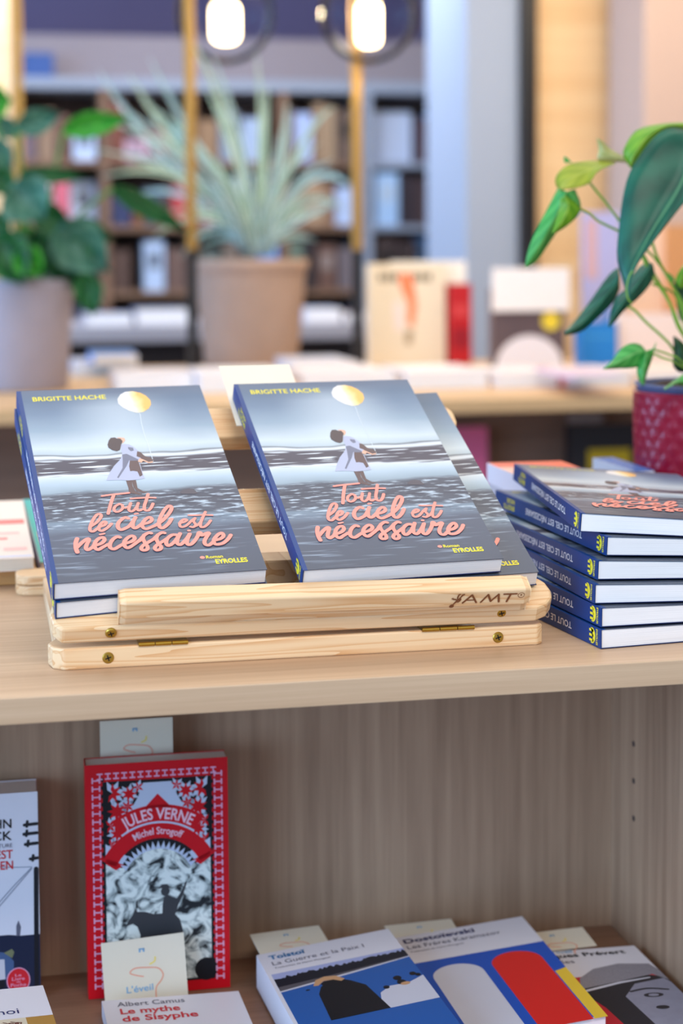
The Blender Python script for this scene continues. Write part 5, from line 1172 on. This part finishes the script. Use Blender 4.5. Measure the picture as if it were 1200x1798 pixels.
GREYF = mat('grey_frame', (150, 160, 178), 0.6); BROWNF = wood('walnut_shelf', (150, 116, 92), (110, 82, 64), 'X', 30, 2, rough=0.6, bandscale=5)
fb_ = thing('far_bookcase', 'tall far bookcase with grey frame and dark brown shelves full of books', 'bookcase', (at(420, 400, Y=FY).x, FY + .2, -0.95))
BO = Vector((at(420, 400, Y=FY).x, FY + .2, -0.95))
X_ = lambda px: at(px, 400, Y=FY).x
Z_ = lambda py: at(420, py, Y=FY).z
def bp(name, x0, x1, z0, z1, m, y0=FY, y1=FY + .40): MB().box((x0 - BO.x, y0 - BO.y, z0 - BO.z), (x1 - BO.x, y1 - BO.y, z1 - BO.z)).build(name, m, fb_, bevel=0.003)
xl, xr = X_(10), X_(860)
bp('back_panel', xl, xr, -0.95, Z_(150), mat('bookcase_back', (92, 72, 66), 0.7), FY + .38, FY + .40)
bp('top_rail', xl, xr, Z_(160), Z_(140), GREYF)
for px in (28, 186, 340, 500, 648, 838): bp('upright', X_(px) - .018, X_(px) + .018, -0.95, Z_(160), GREYF if px > 600 else BROWNF)
SHELF = [283, 396, 510, 620]
for py in SHELF:
    bp('shelf', xl, X_(640), Z_(py + 10), Z_(py), BROWNF, FY + .01, FY + .38); bp('shelf', X_(655), xr, Z_(py + 10), Z_(py), GREYF, FY + .01, FY + .38)
bp('plinth', xl, xr, -0.95, -0.85, BROWNF)
ROWS = ['top', 'second', 'third', 'fourth']
NTH = ['first', 'second', 'third', 'fourth', 'fifth', 'sixth', 'seventh', 'eighth', 'ninth', 'tenth', 'eleventh', 'twelfth', 'thirteenth', 'fourteenth', 'fifteenth', 'sixteenth', 'seventeenth', 'eighteenth', 'nineteenth', 'twentieth', 'twenty-first', 'twenty-second', 'twenty-third', 'twenty-fourth']
def colour_word(c):
    r_, g_, b_ = c; mx0, mn0 = max(c), min(c)
    if mx0 - mn0 < 26: return 'white' if mx0 > 205 else ('grey' if mx0 > 95 else 'black')
    if b_ == mx0: return ('pale blue' if mn0 > 130 else 'blue') if r_ < g_ + 12 else ('mauve' if mn0 > 60 else 'purple')
    if g_ == mx0: return 'green'
    if r_ == mx0 and g_ > b_ + 20 and g_ > 60: return 'tan' if mx0 > 140 else 'brown'
    return 'pink' if mn0 > 110 else ('red' if mx0 > 120 else 'dark red')
BOOKS = {0: [(40, 66, 210, (120, 100, 110)), (70, 100, 196, (150, 120, 96)), (103, 126, 205, (110, 72, 60)), (132, 172, 232, (196, 214, 246)), (197, 222, 178, (120, 60, 44)), (224, 262, 246, (216, 176, 196)), (265, 298, 226, (140, 44, 62)), (300, 330, 220, (60, 128, 132)), (352, 386, 210, (150, 116, 84)), (390, 424, 196, (136, 150, 170)), (430, 470, 206, (164, 184, 214)), (510, 521, 190, (120, 96, 88)), (522, 552, 196, (176, 196, 240)), (556, 574, 178, (160, 132, 104)), (576, 592, 184, (176, 148, 118)), (596, 630, 190, (104, 84, 74)), (664, 738, 188, (200, 214, 240)), (742, 756, 204, (84, 62, 70)), (762, 810, 190, (96, 156, 216)), (812, 828, 200, (96, 84, 92))],
         1: [(40, 62, 322, (130, 96, 84)), (66, 94, 318, (226, 200, 210)), (98, 124, 316, (222, 110, 130)), (128, 175, 318, (196, 214, 244)), (197, 232, 342, (40, 52, 96)), (236, 252, 346, (130, 76, 40)), (254, 288, 330, (60, 76, 90)), (292, 304, 326, (90, 60, 56)), (306, 330, 326, (196, 60, 66)), (352, 382, 326, (150, 112, 128)), (386, 412, 318, (120, 96, 84)), (416, 446, 306, (172, 196, 206)), (450, 483, 300, (40, 50, 84)), (486, 491, 314, (90, 64, 60)), (510, 523, 330, (176, 96, 140)), (526, 546, 324, (160, 128, 104)), (548, 568, 316, (184, 150, 118)), (570, 590, 320, (150, 116, 92)), (594, 626, 328, (190, 210, 246)), (664, 704, 302, (170, 204, 242)), (708, 730, 306, (50, 42, 52)), (732, 754, 312, (70, 54, 58)), (760, 826, 308, (206, 224, 246))],
         2: [(40, 70, 436, (96, 84, 80)), (76, 110, 430, (160, 150, 170)), (114, 150, 440, (130, 90, 80)), (154, 176, 426, (70, 60, 64)), (196, 230, 438, (84, 60, 52)), (254, 290, 424, (186, 206, 236)), (294, 328, 436, (110, 84, 76)), (352, 390, 436, (70, 84, 80)), (394, 420, 426, (120, 106, 96)), (424, 450, 436, (90, 80, 76)), (456, 490, 420, (92, 158, 236)), (510, 534, 424, (110, 130, 116)), (538, 556, 418, (46, 40, 46)), (560, 594, 430, (110, 80, 70)), (598, 630, 436, (120, 110, 116)), (664, 700, 420, (70, 56, 56)), (704, 736, 424, (60, 48, 50)), (742, 828, 418, (96, 152, 210))],
         3: [(40, 76, 540, (110, 100, 110)), (80, 120, 546, (140, 136, 150)), (124, 176, 536, (120, 124, 150)), (196, 240, 544, (84, 76, 84)), (246, 330, 548, (110, 116, 140)), (352, 420, 540, (96, 84, 80)), (424, 490, 548, (110, 96, 92)), (510, 556, 540, (150, 160, 184)), (560, 630, 548, (120, 120, 140)), (664, 730, 540, (84, 90, 110)), (740, 828, 546, (90, 120, 160))]}
PROTO = {}
for row, items in BOOKS.items():
    for i, (x0, x1, ytop, col) in enumerate(items):
        zb_ = Z_(SHELF[row]) + .0006; w = X_(x1) - X_(x0) - .002; h = Z_(ytop) - zb_
        cw = colour_word(col)
        side = 'right grey-framed' if x0 > 640 else 'brown'
        m = mat('cover_%d_%d_%d' % col, col, 0.5)
        M = RM((X_(x0), FY + 0.20, zb_), ('X', PI / 2))
        r, cv, f, s = book('book', '%s book on the %s shelf of the far bookcase, %s from its left end' % (cw, ROWS[row], NTH[i]), 'book', w, h, 0.03 if w > .1 else .14, 0.03 if w > .1 else .14, m, m, m, PAGES_WARM, group='books on the far bookcase', M=M @ Matrix.Translation((0, 0, .03)))
        if w > .07 and i % 2:
            P = Print(f); P.lift = .0006; c2 = tuple(max(0, min(255, int(v * .55 + 90 * (i % 3 == 1)))) for v in col); P.rect(w * .2, h * .45, w * .8, h * .8); P.build('cover_print', mat('print_%d_%d_%d' % c2, c2, 0.5), cv)
# blue box on the soffit side, at the upper left
a0, b0 = at(42, 142, Y=6.1), at(94, 94, Y=6.1)
o = MB().box((a0.x, 6.08, a0.z), (b0.x, 6.19, b0.z)).build('wall_box', mat('wall_box_blue', (46, 84, 150), 0.6), bevel=0.004); tag(o, 'blue square box hanging on the soffit at the upper left', 'box')


drop_dims()
